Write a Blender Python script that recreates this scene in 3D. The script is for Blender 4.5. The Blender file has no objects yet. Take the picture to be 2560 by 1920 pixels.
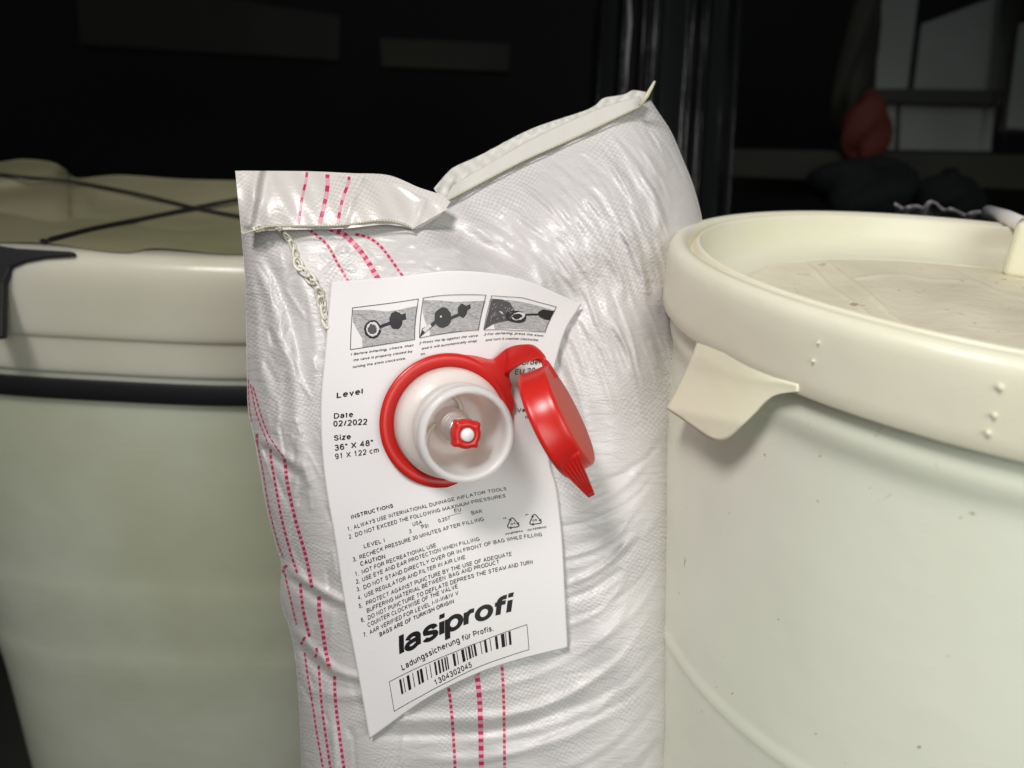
import bpy, bmesh, math, random
import numpy as np
from mathutils import Vector, Matrix
from mathutils.bvhtree import BVHTree
random.seed(7); rng = np.random.default_rng(7)
S = bpy.context.scene
COL = S.collection

# ------------------------------------------------------------------ camera
FOC = 1900.0
PITCH, ROLL = math.radians(21.72), math.radians(-3.02)
CAM = np.array([0.0, 0.0, 0.44])
def _rot(v):
    x, y, z = v
    c, s = math.cos(ROLL), math.sin(ROLL)
    x, z = c*x + s*z, -s*x + c*z
    c, s = math.cos(PITCH), math.sin(PITCH)
    y, z = c*y + s*z, -s*y + c*z
    return np.array([x, y, z])
RIGHT, UP, FWD = _rot((1, 0, 0)), _rot((0, 0, 1)), _rot((0, 1, 0))
cam_d = bpy.data.cameras.new('camera')
cam = bpy.data.objects.new('camera', cam_d); COL.objects.link(cam); S.camera = cam
cam_d.sensor_width = 36; cam_d.lens = 36*FOC/2560
cam_d.clip_start = 0.01; cam_d.clip_end = 50
cam.matrix_world = Matrix(((RIGHT[0], UP[0], -FWD[0], CAM[0]), (RIGHT[1], UP[1], -FWD[1], CAM[1]),
                           (RIGHT[2], UP[2], -FWD[2], CAM[2]), (0, 0, 0, 1)))
cam_d.dof.use_dof = True; cam_d.dof.focus_distance = 0.345; cam_d.dof.aperture_fstop = 6.5

# ------------------------------------------------------------------ world, lamps, exposure
W_ = bpy.data.worlds.new('World'); S.world = W_; W_.use_nodes = True
bg = W_.node_tree.nodes['Background']
bg.inputs[0].default_value = (0.9, 1.0, 0.95, 1); bg.inputs[1].default_value = 0.06
def area(name, loc, target, size, power, color, spread=180, sy=None):
    l = bpy.data.lights.new(name, 'AREA'); l.size = size; l.energy = power; l.color = color
    if sy: l.shape = 'RECTANGLE'; l.size_y = sy
    l.spread = math.radians(spread)
    o = bpy.data.objects.new(name, l); COL.objects.link(o); o.location = loc
    o.rotation_euler = (Vector(target) - Vector(loc)).to_track_quat('-Z', 'Y').to_euler()
    return o
area('ceiling_lamp', (-0.42, -0.36, 1.42), (0.03, 0.34, 0.30), 0.32, 1.9, (1.0, 0.95, 0.93), 60)
area('room_lamp', (0.48, -0.62, 0.62), (0.22, 0.4, 0.15), 0.75, 1.95, (0.97, 1.0, 0.95), 80)  # added fill for room bounce, aimed to brighten the bucket front
S.view_settings.view_transform = 'Standard'; S.view_settings.look = 'None'
S.view_settings.exposure = 0; S.view_settings.gamma = 1
S.cycles.max_bounces = 10; S.cycles.transmission_bounces = 8
S.cycles.use_denoising = True

# ------------------------------------------------------------------ helpers
def W(px, py, d):
    """photo pixel (2560x1920) and depth in metres -> world point(s)"""
    px, py, d = np.broadcast_arrays(np.asarray(px, float), np.asarray(py, float), np.asarray(d, float))
    a = (px-1280)/FOC; b = -(py-960)/FOC
    return CAM + d[..., None]*(a[..., None]*RIGHT + b[..., None]*UP + FWD)
def ray(px, py):
    v = (px-1280)/FOC*RIGHT - (py-960)/FOC*UP + FWD
    return v
def on_plane(px, py, z):
    v = ray(px, py); return CAM + v*(z-CAM[2])/v[2]
def on_cyl(px, py, c, r):
    v = ray(px, py); o = CAM[:2]-np.array(c)
    A = v[0]**2+v[1]**2; B = 2*(o[0]*v[0]+o[1]*v[1]); Cc = o[0]**2+o[1]**2-r*r
    D = max(B*B-4*A*Cc, 0.0); t = (-B-math.sqrt(D))/(2*A)
    return CAM + v*t

def tag(o, label=None, cat=None, group=None, kind=None):
    if label: o['label'] = label
    if cat: o['category'] = cat
    if group: o['group'] = group
    if kind: o['kind'] = kind
    return o
def empty(name, loc, label, cat, group=None):
    o = bpy.data.objects.new(name, None); COL.objects.link(o); o.location = loc
    o.empty_display_size = 0.02
    return tag(o, label, cat, group)
def mesh_obj(name, verts, faces, mats, parent=None, smooth=True, midx=None, uv=None):
    me = bpy.data.meshes.new(name)
    me.from_pydata([tuple(map(float, v)) for v in verts], [], [tuple(map(int, f)) for f in faces])
    for m in (mats if isinstance(mats, (list, tuple)) else [mats]): me.materials.append(m)
    if midx is not None: me.polygons.foreach_set('material_index', np.asarray(midx, dtype=np.int32))
    me.polygons.foreach_set('use_smooth', [smooth]*len(me.polygons))
    if uv is not None:
        l = me.uv_layers.new(name='UVMap')
        vi = np.empty(len(me.loops), dtype=np.int32); me.loops.foreach_get('vertex_index', vi)
        l.data.foreach_set('uv', np.asarray(uv, float)[vi].ravel())
    me.update()
    o = bpy.data.objects.new(name, me); COL.objects.link(o)
    if parent is not None:
        o.parent = parent
        bpy.context.view_layer.update()
        o.matrix_parent_inverse = parent.matrix_world.inverted()
    return o
def grid_faces(n, m, off=0, flip=False, wrap=False):
    """n rows, m columns"""
    i, j = np.meshgrid(np.arange(n-1), np.arange(m if wrap else m-1), indexing='ij')
    a = i*m+j+off; b = i*m+(j+1) % m+off; c = (i+1)*m+(j+1) % m+off; d = (i+1)*m+j+off
    f = np.stack([a, b, c, d] if not flip else [d, c, b, a], -1).reshape(-1, 4)
    return f
def smooth_curve(pts, n):
    """Catmull-Rom through pts -> n samples, uniform in arc length"""
    P = np.asarray(pts, float)
    Q = np.vstack([2*P[0]-P[1], P, 2*P[-1]-P[-2]])
    out = []
    for k in range(1, len(Q)-2):
        t = np.linspace(0, 1, 24, endpoint=False)[:, None]
        p0, p1, p2, p3 = Q[k-1], Q[k], Q[k+1], Q[k+2]
        out.append(0.5*((2*p1)+(-p0+p2)*t+(2*p0-5*p1+4*p2-p3)*t*t+(-p0+3*p1-3*p2+p3)*t**3))
    out = np.vstack(out+[P[-1:]])
    s = np.r_[0, np.cumsum(np.linalg.norm(np.diff(out, axis=0), axis=1))]
    u = np.linspace(0, s[-1], n)
    return np.stack([np.interp(u, s, out[:, k]) for k in range(out.shape[1])], -1)
def resample(pts, n, t=None):
    P = np.asarray(pts, float)
    s = np.r_[0, np.cumsum(np.linalg.norm(np.diff(P, axis=0), axis=1))]; s /= s[-1]
    u = np.linspace(0, 1, n) if t is None else t
    return np.stack([np.interp(u, s, P[:, k]) for k in range(P.shape[1])], -1)
class TPS:
    def __init__(self, pts, lam=1e-4):
        P = np.asarray(pts, float); self.c = P[:, :2]/1000; v = P[:, 2]
        n = len(P); r = np.linalg.norm(self.c[:, None]-self.c[None], axis=2)
        K = self.k(r)+lam*np.eye(n); T = np.c_[np.ones(n), self.c]
        A = np.block([[K, T], [T.T, np.zeros((3, 3))]])
        self.w = np.linalg.solve(A, np.r_[v, 0, 0, 0])
    def k(self, r): return r*r*np.log(np.maximum(r, 1e-9))
    def __call__(self, px, py):
        q = np.stack(np.broadcast_arrays(np.asarray(px, float), np.asarray(py, float)), -1)/1000
        sh = q.shape[:-1]; q = q.reshape(-1, 2); out = np.empty(len(q))
        for a in range(0, len(q), 20000):
            qq = q[a:a+20000]; r = np.linalg.norm(qq[:, None]-self.c[None], axis=2)
            out[a:a+20000] = self.k(r)@self.w[:-3]+self.w[-3]+qq@self.w[-2:]
        return out.reshape(sh)
def tube(points, radius, seg=10, closed=False, cap=True):
    """swept tube along points (world, metres) -> verts, faces"""
    P = np.asarray(points, float); n = len(P)
    rad = np.broadcast_to(np.asarray(radius, float), (n,))
    T = np.gradient(P, axis=0)
    if closed: T = np.roll(P, -1, 0)-np.roll(P, 1, 0)
    T /= np.linalg.norm(T, axis=1)[:, None]+1e-12
    ref = np.array([0.13, 0.21, 0.97]); V = []
    N = np.cross(T[0], ref); N /= np.linalg.norm(N)
    for k in range(n):
        N = N-T[k]*(N@T[k]); N /= np.linalg.norm(N)+1e-12; B = np.cross(T[k], N)
        a = np.linspace(0, 2*math.pi, seg, endpoint=False)[:, None]
        V.append(P[k]+rad[k]*(np.cos(a)*N+np.sin(a)*B))
    V = np.vstack(V); F = [tuple(f) for f in grid_faces(n, seg, wrap=True)]
    if closed:
        for j in range(seg): F.append(((n-1)*seg+j, (n-1)*seg+(j+1) % seg, (j+1) % seg, j))
    elif cap:
        F.append(tuple(range(seg-1, -1, -1))); F.append(tuple((n-1)*seg+j for j in range(seg)))
    return V, F
class Acc:
    def __init__(s): s.v = []; s.f = []; s.m = []; s.n = 0
    def add(s, V, F, m=0):
        s.v += [tuple(v) for v in V]; s.f += [tuple(int(i)+s.n for i in f) for f in F]
        s.m += [m]*len(F); s.n += len(V)
    def build(s, name, mats, parent=None, smooth=True):
        return mesh_obj(name, s.v, s.f, mats, parent, smooth, s.m)
def lathe(profile, seg, origin, ax, u, v, mod=None):
    V = []
    for (r, h) in profile:
        for k in range(seg):
            a = 2*math.pi*k/seg
            rr = r if mod is None else mod(r, h, a)
            V.append(origin+ax*h+(u*math.cos(a)+v*math.sin(a))*rr)
    return V, [tuple(f) for f in grid_faces(len(profile), seg, wrap=True)]
def rounded(profile, k=3):
    """chaikin smoothing of a profile keeping the ends"""
    P = [np.array(p, float) for p in profile]
    for _ in range(k):
        Q = [P[0]]
        for a, b in zip(P[:-1], P[1:]): Q += [a*.75+b*.25, a*.25+b*.75]
        Q.append(P[-1]); P = Q
    return [tuple(p) for p in P]
def box(c, sx, sy, sz, rot=0.0):
    V = []
    for a in (-1, 1):
        for b in (-1, 1):
            for d in (-1, 1):
                x, y = a*sx/2, b*sy/2
                V.append((c[0]+x*math.cos(rot)-y*math.sin(rot), c[1]+x*math.sin(rot)+y*math.cos(rot), c[2]+d*sz/2))
    return V, [(0, 1, 3, 2), (4, 6, 7, 5), (0, 4, 5, 1), (2, 3, 7, 6), (0, 2, 6, 4), (1, 5, 7, 3)]
def bevel(o, w, seg=3):
    m = o.modifiers.new('bevel', 'BEVEL'); m.width = w; m.segments = seg; m.limit_method = 'ANGLE'
    return o
def solidify(o, t, off=-1):
    m = o.modifiers.new('thickness', 'SOLIDIFY'); m.thickness = t; m.offset = off
    return o

# ------------------------------------------------------------------ materials
def mat(name, col, rough=0.5, spec=0.5, sss=0.0, sssr=(1, .8, .6), sss_scale=0.01, metal=0, trans=0, coat=0, noise=None, bump=None, ior=1.45, specks=None):
    m = bpy.data.materials.new(name); m.use_nodes = True; nt = m.node_tree; b = nt.nodes['Principled BSDF']
    b.inputs['Base Color'].default_value = (*col, 1); b.inputs['Roughness'].default_value = rough
    b.inputs['Specular IOR Level'].default_value = spec; b.inputs['Metallic'].default_value = metal
    b.inputs['Transmission Weight'].default_value = trans; b.inputs['IOR'].default_value = ior
    b.inputs['Coat Weight'].default_value = coat
    if sss:
        b.inputs['Subsurface Weight'].default_value = sss; b.inputs['Subsurface Radius'].default_value = sssr
        b.inputs['Subsurface Scale'].default_value = sss_scale
    tc = nt.nodes.new('ShaderNodeTexCoord')
    if noise:   # (scale, amount, second colour)
        n = nt.nodes.new('ShaderNodeTexNoise'); n.inputs['Scale'].default_value = noise[0]; n.inputs['Detail'].default_value = 6
        nt.links.new(tc.outputs['Object'], n.inputs['Vector'])
        r = nt.nodes.new('ShaderNodeMapRange'); r.inputs['From Min'].default_value = .42; r.inputs['From Max'].default_value = .68
        r.inputs['To Max'].default_value = noise[1]
        nt.links.new(n.outputs['Fac'], r.inputs['Value'])
        mx = nt.nodes.new('ShaderNodeMix'); mx.data_type = 'RGBA'
        mx.inputs[6].default_value = (*col, 1); mx.inputs[7].default_value = (*noise[2], 1)
        nt.links.new(r.outputs[0], mx.inputs[0]); nt.links.new(mx.outputs[2], b.inputs['Base Color'])
    if specks:  # (scale, threshold, colour)
        n3 = nt.nodes.new('ShaderNodeTexNoise'); n3.inputs['Scale'].default_value = specks[0]; n3.inputs['Detail'].default_value = 3; n3.inputs['Distortion'].default_value = 1.2
        nt.links.new(tc.outputs['Object'], n3.inputs['Vector'])
        r3 = nt.nodes.new('ShaderNodeMapRange'); r3.inputs['From Min'].default_value = specks[1]; r3.inputs['From Max'].default_value = specks[1]+.04
        r3.inputs['To Max'].default_value = .75; nt.links.new(n3.outputs['Fac'], r3.inputs['Value'])
        m3 = nt.nodes.new('ShaderNodeMix'); m3.data_type = 'RGBA'; m3.inputs[7].default_value = (*specks[2], 1)
        src = b.inputs['Base Color'].links
        if src: nt.links.new(src[0].from_socket, m3.inputs[6])
        else: m3.inputs[6].default_value = (*col, 1)
        nt.links.new(r3.outputs[0], m3.inputs[0]); nt.links.new(m3.outputs[2], b.inputs['Base Color'])
    if bump:    # (scale, distance)
        n2 = nt.nodes.new('ShaderNodeTexNoise'); n2.inputs['Scale'].default_value = bump[0]; n2.inputs['Detail'].default_value = 8
        nt.links.new(tc.outputs['Object'], n2.inputs['Vector'])
        bp = nt.nodes.new('ShaderNodeBump'); bp.inputs['Distance'].default_value = bump[1]; bp.inputs['Strength'].default_value = 1
        nt.links.new(n2.outputs['Fac'], bp.inputs['Height']); nt.links.new(bp.outputs[0], b.inputs['Normal'])
    return m
def mnode(nt, op, a, b=None, c=None):
    n = nt.nodes.new('ShaderNodeMath'); n.operation = op
    for k, v in enumerate((a, b, c)):
        if v is None: continue
        if isinstance(v, (int, float)): n.inputs[k].default_value = v
        else: nt.links.new(v, n.inputs[k])
    return n.outputs[0]
def fabric(name, cell_px=7.6, rot=0.25, amp=0.00016, col=(0.69, 0.665, 0.655)):
    """coated woven polypropylene: little squares of tape, glossy film over them"""
    m = mat(name, col, rough=0.29, spec=0.8, sss=0.0)
    nt = m.node_tree; b = nt.nodes['Principled BSDF']
    uv = nt.nodes.new('ShaderNodeUVMap'); uv.uv_map = 'UVMap'
    mp = nt.nodes.new('ShaderNodeMapping'); mp.inputs['Rotation'].default_value = (0, 0, rot)
    nt.links.new(uv.outputs[0], mp.inputs['Vector'])
    nz = nt.nodes.new('ShaderNodeTexNoise'); nz.inputs['Scale'].default_value = 0.006; nz.inputs['Detail'].default_value = 3
    nt.links.new(uv.outputs[0], nz.inputs['Vector'])
    add = nt.nodes.new('ShaderNodeVectorMath'); add.operation = 'MULTIPLY_ADD'
    nt.links.new(nz.outputs['Color'], add.inputs[0]); add.inputs[1].default_value = (60, 60, 0)
    nt.links.new(mp.outputs[0], add.inputs[2])
    sep = nt.nodes.new('ShaderNodeSeparateXYZ'); nt.links.new(add.outputs[0], sep.inputs[0])
    sx = mnode(nt, 'SINE', mnode(nt, 'MULTIPLY', sep.outputs[0], math.pi/cell_px))
    sy = mnode(nt, 'SINE', mnode(nt, 'MULTIPLY', sep.outputs[1], math.pi/(cell_px*0.8)))
    w = mnode(nt, 'MULTIPLY', sx, sy)
    w = mnode(nt, 'MULTIPLY', w, 2.2); cl = nt.nodes.new('ShaderNodeClamp'); cl.inputs['Min'].default_value = -1; nt.links.new(w, cl.inputs['Value'])
    # where the film is tight the weave shows more
    n3 = nt.nodes.new('ShaderNodeTexNoise'); n3.inputs['Scale'].default_value = 0.0055; n3.inputs['Detail'].default_value = 2
    nt.links.new(uv.outputs[0], n3.inputs['Vector'])
    mr = nt.nodes.new('ShaderNodeMapRange'); mr.inputs['From Min'].default_value = .42; mr.inputs['From Max'].default_value = .6
    mr.inputs['To Min'].default_value = .12; mr.inputs['To Max'].default_value = 1.0; nt.links.new(n3.outputs['Fac'], mr.inputs['Value'])
    hw = mnode(nt, 'MULTIPLY', cl.outputs[0], mr.outputs[0])
    # fine crinkles of the film
    n4 = nt.nodes.new('ShaderNodeTexNoise'); n4.inputs['Scale'].default_value = 0.035; n4.inputs['Detail'].default_value = 7; n4.inputs['Roughness'].default_value = .62
    n4.inputs['Distortion'].default_value = 0.8
    mp2 = nt.nodes.new('ShaderNodeMapping'); mp2.inputs['Rotation'].default_value = (0, 0, -0.6); mp2.inputs['Scale'].default_value = (0.45, 1.5, 1)
    nt.links.new(uv.outputs[0], mp2.inputs['Vector']); nt.links.new(mp2.outputs[0], n4.inputs['Vector'])
    h = mnode(nt, 'ADD', mnode(nt, 'MULTIPLY', hw, amp*0.22), mnode(nt, 'MULTIPLY', n4.outputs['Fac'], amp*4.0))
    bp = nt.nodes.new('ShaderNodeBump'); bp.inputs['Distance'].default_value = 1.0; bp.inputs['Strength'].default_value = 1
    nt.links.new(h, bp.inputs['Height']); nt.links.new(bp.outputs[0], b.inputs['Normal'])
    # each tape crossing is a touch lighter or darker where two plies lie over one another
    mx = nt.nodes.new('ShaderNodeMix'); mx.data_type = 'RGBA'
    mx.inputs[6].default_value = (col[0]*.90, col[1]*.90, col[2]*.90, 1); mx.inputs[7].default_value = (min(col[0]*1.09, .85), min(col[1]*1.09, .85), min(col[2]*1.09, .85), 1)
    nt.links.new(mnode(nt, 'MULTIPLY_ADD', hw, .5, .5), mx.inputs[0]); nt.links.new(mx.outputs[2], b.inputs['Base Color'])
    tr = nt.nodes.new('ShaderNodeBsdfTranslucent'); tr.inputs[0].default_value = (.8, .78, .74, 1)
    ms = nt.nodes.new('ShaderNodeMixShader'); ms.inputs[0].default_value = .14
    out = nt.nodes['Material Output']
    nt.links.new(b.outputs[0], ms.inputs[1]); nt.links.new(tr.outputs[0], ms.inputs[2]); nt.links.new(ms.outputs[0], out.inputs[0])
    return m
M = {}
M['fabric'] = fabric('woven polypropylene')
M['flapfab'] = fabric('woven polypropylene inside', amp=0.00008, col=(.70, .67, .64))
M['stripe'] = mat('magenta tape', (.50, .03, .10), .4)
M['stripe_pale'] = mat('magenta tape under white', (.66, .33, .38), .4)
M['hem'] = mat('hem fabric', (.60, .585, .54), .55, bump=(900, .0002))
M['thread'] = mat('clear sewing thread', (.72, .68, .58), .25, sss=.5, sss_scale=.002)
M['seamthread'] = mat('seam thread', (.58, .56, .42), .5)
M['paper'] = mat('label paper', (.755, .73, .735), .5, spec=.35, bump=(350, .00006))
M['ink'] = mat('black ink', (.012, .011, .013), .45)
M['ink_grey'] = mat('thin grey ink', (.07, .065, .07), .5)
M['white_ink'] = mat('unprinted', (.62, .60, .61), .5)
M['red'] = mat('red plastic', (.56, .018, .014), .30, spec=.5, sss=.12, sssr=(1, .12, .08), sss_scale=.003)
M['redmatte'] = mat('matt red plastic', (.60, .10, .075), .6, spec=.45, sss=.12, sssr=(1, .12, .08), sss_scale=.003, bump=(4000, .00003))
M['milky'] = mat('milky polyethylene', (.80, .69, .645), .33, spec=.5, sss=1, sssr=(1, .75, .65), sss_scale=.02)
M['rib'] = mat('cup rib', (.60, .56, .44), .4)
M['sleeve'] = mat('dark spring core', (.10, .10, .11), .4, metal=.6)
M['stem'] = mat('white stem', (.82, .80, .80), .35, sss=.4, sss_scale=.003)
M['steel'] = mat('spring steel', (.85, .86, .90), .28, metal=1)
M['bucket'] = mat('natural polyethylene', (.83, .86, .70), .33, spec=.45, sss=.22, sssr=(1, 1, .8), sss_scale=.012, noise=(7, .7, (.85, .84, .72)), bump=(16, .0012), specks=(110, .715, (.30, .26, .18)))
M['lid'] = mat('natural polyethylene lid', (.86, .82, .64), .34, spec=.45, sss=.22, sssr=(1, .95, .7), sss_scale=.016, noise=(12, .8, (.84, .83, .60)), bump=(26, .0008), specks=(140, .735, (.30, .25, .16)))
M['lidfloor'] = mat('dusty lid floor', (.80, .745, .58), .5, spec=.3, noise=(30, .6, (.68, .63, .48)), bump=(120, .0007), specks=(90, .67, (.33, .28, .18)))
M['tabfilm'] = mat('thin polyethylene', (.86, .845, .65), .35, spec=.45, noise=(20, .8, (.84, .83, .61)), bump=(40, .0006))
M['tub'] = mat('greenish polyethylene tub', (.64, .665, .55), .34, spec=.4, sss=.6, sssr=(1, 1, .7), sss_scale=.02, noise=(5, .8, (.50, .52, .37)), bump=(10, .0025), specks=(60, .78, (.20, .20, .12)))
M['tublid'] = mat('tub lid', (.74, .71, .60), .28, spec=.5, sss=.5, sss_scale=.015, noise=(8, .6, (.62, .60, .47)), bump=(20, .0008))
M['liner'] = mat('beige film liner', (.31, .29, .18), .5, spec=.3, noise=(7, .7, (.23, .235, .12)), bump=(20, .002))
M['strap'] = mat('black webbing', (.012, .012, .014), .5, bump=(1200, .0002))
M['blackfilm'] = mat('black stretch film', (.006, .0065, .007), .22, spec=.5, bump=(9, .004))
M['blackcloth'] = mat('black cloth', (.008, .009, .010), .85, spec=.2, bump=(30, .01))
M['dark'] = mat('dark back wall', (.006, .006, .0065), .7)
M['floor'] = mat('dark floor', (.02, .02, .018), .7, noise=(6, .8, (.035, .033, .03)))
M['olive'] = mat('dull olive board', (.026, .026, .018), .7, noise=(5, .9, (.012, .012, .010)))
M['greypanel'] = mat('grey pane', (.20, .215, .205), .6, noise=(3, .9, (.12, .135, .125)))
M['greyframe'] = mat('dark frame', (.025, .025, .02), .6)
M['dullred'] = mat('dull red', (.10, .018, .012), .8)
M['debris'] = mat('grey crumpled film', (.20, .19, .20), .5, bump=(60, .004))

# ------------------------------------------------------------------ the setting
V, F = box((0, 1.4, -0.26), 8, 8, .02); tag(mesh_obj('floor', V, F, M['floor'], smooth=False), kind='structure')
V, F = box((0, 2.6, 1.5), 8, .05, 3.2); tag(mesh_obj('back_wall', V, F, M['dark'], smooth=False), kind='structure')

# ------------------------------------------------------------------ dunnage bag
BAG = empty('dunnage_bag', tuple(W(1200, 2300, .40)*[1, 1, 0]+[0, 0, -.25]), 'white woven dunnage bag with red striping, instruction label and red valve, between two tubs', 'dunnage bag')
Lc = [(603,575),(608,640),(614,740),(617,918),(620,1023),(632,1078),(648,1164),(666,1269),(691,1367),(703,1410),(702,1500),(722,1564),(738,1640),(748,1760),(755,1920),(775,2150),(800,2400),(840,2800),(860,3300)]
Rc = [(1625,250),(1643,277),(1677,329),(1703,389),(1733,464),(1755,550),(1765,640),(1750,760),(1722,900),(1712,1000),(1707,1100),(1708,1300),(1704,1450),(1700,1594),(1693,1750),(1688,1841),(1679,1920),(1662,2150),(1640,2400),(1600,2800),(1570,3300)]
Tc = [(603,575),(760,566),(960,552),(1050,530),(1095,505),(1135,487),(1303,400),(1434,341),(1591,268),(1625,250)]
NU, NV = 330, 800
tt = np.linspace(0, 1, NV)
L = smooth_curve(Lc, NV); R = smooth_curve(Rc, NV)
uu = .5-.5*np.cos(np.linspace(0, math.pi, NU)); uu = .55*uu+.45*np.linspace(0, 1, NU)
T = smooth_curve(Tc, 400); T = resample(T, NU, uu); B = L[-1]+(R[-1]-L[-1])*uu[:, None]
u2 = uu[None, :, None]; v2 = tt[:, None, None]
PX = (1-u2)*L[:, None]+u2*R[:, None]+(1-v2)*T[None]+v2*B[None]-((1-u2)*(1-v2)*L[0]+u2*(1-v2)*R[0]+(1-u2)*v2*L[-1]+u2*v2*R[-1])
X, Y = PX[..., 0], PX[..., 1]
LABEL_D = [(827,705,.3425),(1145,677,.3365),(1300,690,.345),(1454,761,.364),(812,884,.340),(1000,860,.335),(1130,838,.338),(1270,850,.348),(1408,850,.360),
           (803,1000,.340),(950,1050,.336),(1118,1060,.343),(1300,1050,.354),(1372,1000,.361),(807,1153,.342),(1100,1200,.343),(1366,1142,.361),
           (822,1280,.345),(836,1340,.347),(1100,1300,.345),(1388,1240,.360),(858,1494,.354),(1140,1400,.347),(1404,1380,.362),
           (895,1700,.362),(1150,1600,.351),(1414,1500,.364),(923,1848,.368),(1062,1750,.358),(1185,1688,.356),(1419,1619,.367)]
dlab = TPS(LABEL_D, 2e-4)
ctrl = [(x, y, d+.0045) for x, y, d in LABEL_D if not (y > 1650 and x < 1100)]
ctrl += [(603,575,.362),(616,800,.366),(622,1050,.372),(703,1410,.385),(738,1640,.395),(755,1920,.405),(800,2400,.43),
 (700,640,.354),(700,850,.352),(705,1050,.354),(770,1300,.358),(810,1500,.366),(850,1700,.372),(900,1900,.378),(950,2150,.39),
 (870,600,.352),(1000,600,.353),(1060,570,.358),(1200,620,.362),(1290,650,.360),
 (1150,520,.378),(1300,430,.390),(1450,360,.396),(1600,290,.404),(1300,540,.370),(1450,480,.374),(1600,430,.388),(1400,620,.362),(1520,600,.366),(1680,560,.392),(1720,480,.405),
 (1500,800,.364),(1600,800,.373),(1690,760,.392),(1500,1000,.364),(1600,1000,.372),(1700,1000,.388),(1500,1300,.366),(1620,1300,.374),(1700,1300,.388),
 (1500,1600,.370),(1620,1600,.379),(1695,1600,.394),(1300,1750,.367),(1100,1850,.370),(1500,1850,.378),(1650,1850,.394),(1200,2150,.385),(1500,2150,.392),(1250,2400,.395),(1600,2400,.42),(860,2800,.47),(1200,2800,.44),(1580,2800,.46),(880,3300,.50),(1200,3300,.47),(1560,3300,.49)]
dbag = TPS(ctrl, 5e-5)
D0 = dbag(X, Y)
# roll the cloth away at both silhouettes
def roll(dist, Wd, Rd):
    e = np.clip(dist/Wd, 0, 1); return Rd*(1-np.sqrt(np.maximum(1-(1-e)**2, 0)))
dl = (X-L[:, None, 0]); dr = (R[:, None, 0]-X)
D0 = D0+roll(dl, 90, .014)+roll(dr, 120, .020)
# wrinkles: (polyline, half width px, height in metres towards the viewer)
RID = []
def ridge(pl, w, a, sharp=1.0): RID.append((np.asarray(smooth_curve(pl, max(6, len(pl)*4)) if len(pl) > 2 else pl, float), w, a, sharp))
ridge([(1050,545),(1130,580),(1230,625),(1300,670),(1345,735)], 26, -.0055)
ridge([(1040,620),(1150,620),(1260,668),(1330,720),(1380,800)], 22, .0020)
ridge([(1110,560),(1230,600),(1330,660),(1420,760)], 26, .0018)
ridge([(1130,500),(1180,560),(1250,610)], 22, .0024)
ridge([(1155,575),(1137,618),(1170,628)], 8, .0016)
ridge([(620,600),(660,700),(700,830),(735,960),(745,1100),(800,1300)], 18, .0030)
ridge([(650,620),(700,720),(735,830),(760,960)], 14, -.0022)
ridge([(612,640),(640,760),(650,900),(690,1040)], 14, .0022)
ridge([(730,640),(770,760),(790,880),(790,1010)], 16, .0014)
ridge([(640,1085),(700,1130),(760,1180)], 12, .0022); ridge([(640,1105),(700,1155),(760,1210)], 12, -.0020)
ridge([(705,1405),(760,1450),(850,1500),(900,1515)], 12, .0026); ridge([(705,1432),(770,1480),(850,1528)], 13, -.0022)
ridge([(725,1560),(790,1630),(850,1680),(930,1700)], 12, .0026); ridge([(735,1600),(790,1665),(850,1712)], 13, -.0022)
ridge([(760,1720),(850,1740),(980,1735)], 14, .0016); ridge([(830,1790),(840,1920),(850,2050)], 10, .0016)
ridge([(1000,1700),(1010,1800),(1000,1960)], 8, .0008)
for k in range(30):   # folds sweeping up to the right below the label
    y0 = 1230+k*36+rng.uniform(-14, 14); x0 = 1300+rng.uniform(-260 if y0 > 1720 else 30, 90)
    x1 = rng.uniform(1560, 1695); dy = (x1-x0)*rng.uniform(.42, .62)
    ridge([(x0, y0), (x0+(x1-x0)*.45, y0-dy*.22), (x0+(x1-x0)*.8, y0-dy*.62), (x1, y0-dy*1.15)], rng.uniform(6, 14), rng.uniform(.0002, .0010)*rng.choice([1, 1, -1]))
ridge([(1400,1465),(1470,1440),(1530,1400),(1590,1330)], 9, .0026); ridge([(1405,1500),(1480,1475),(1560,1420)], 10, -.0022)
ridge([(860,1800),(1050,1800),(1250,1790),(1420,1740),(1600,1620)], 15, .0020); ridge([(900,1838),(1100,1835),(1300,1815),(1480,1740)], 13, -.0017)
ridge([(1000,1895),(1200,1895),(1400,1850),(1560,1760)], 14, .0014)
for k in range(430):  # fine gathers running down from the sewn hem
    s = rng.uniform(0, 1); x0 = 1130+s*480+rng.uniform(-10, 30); y0 = 495-s*225+rng.uniform(5, 330)
    ang = math.radians(34+30*np.clip((x0-1250)/380, 0, 1)+14*np.clip((y0-400)/300, -.3, 1)+rng.uniform(-6, 6)); ln = rng.uniform(50, 210)
    x1, y1 = x0+ln*math.cos(ang), y0+ln*math.sin(ang)
    if x1 > 1735 or (x0 < 1330 and y0 > 600): continue
    ridge([(x0, y0), ((x0+x1)/2+ln*.04, (y0+y1)/2-ln*.03), (x1, y1)], rng.uniform(3.2, 8), rng.uniform(.00018, .00075)*rng.choice([1, 1, -1]))
for k in range(70):   # long steep creases running down the shoulder
    x0 = rng.uniform(1330, 1640); y0 = rng.uniform(560, 860)+max(0, (1450-x0)*.5)
    ang = math.radians(rng.uniform(58, 74)); ln = rng.uniform(80, 260)
    ridge([(x0, y0), (x0+ln*.55*math.cos(ang), y0+ln*.5*math.sin(ang)), (x0+ln*math.cos(ang)*.9, y0+ln*math.sin(ang))], rng.uniform(4, 10), rng.uniform(.0003, .0010)*rng.choice([1, 1, -1]))
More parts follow.
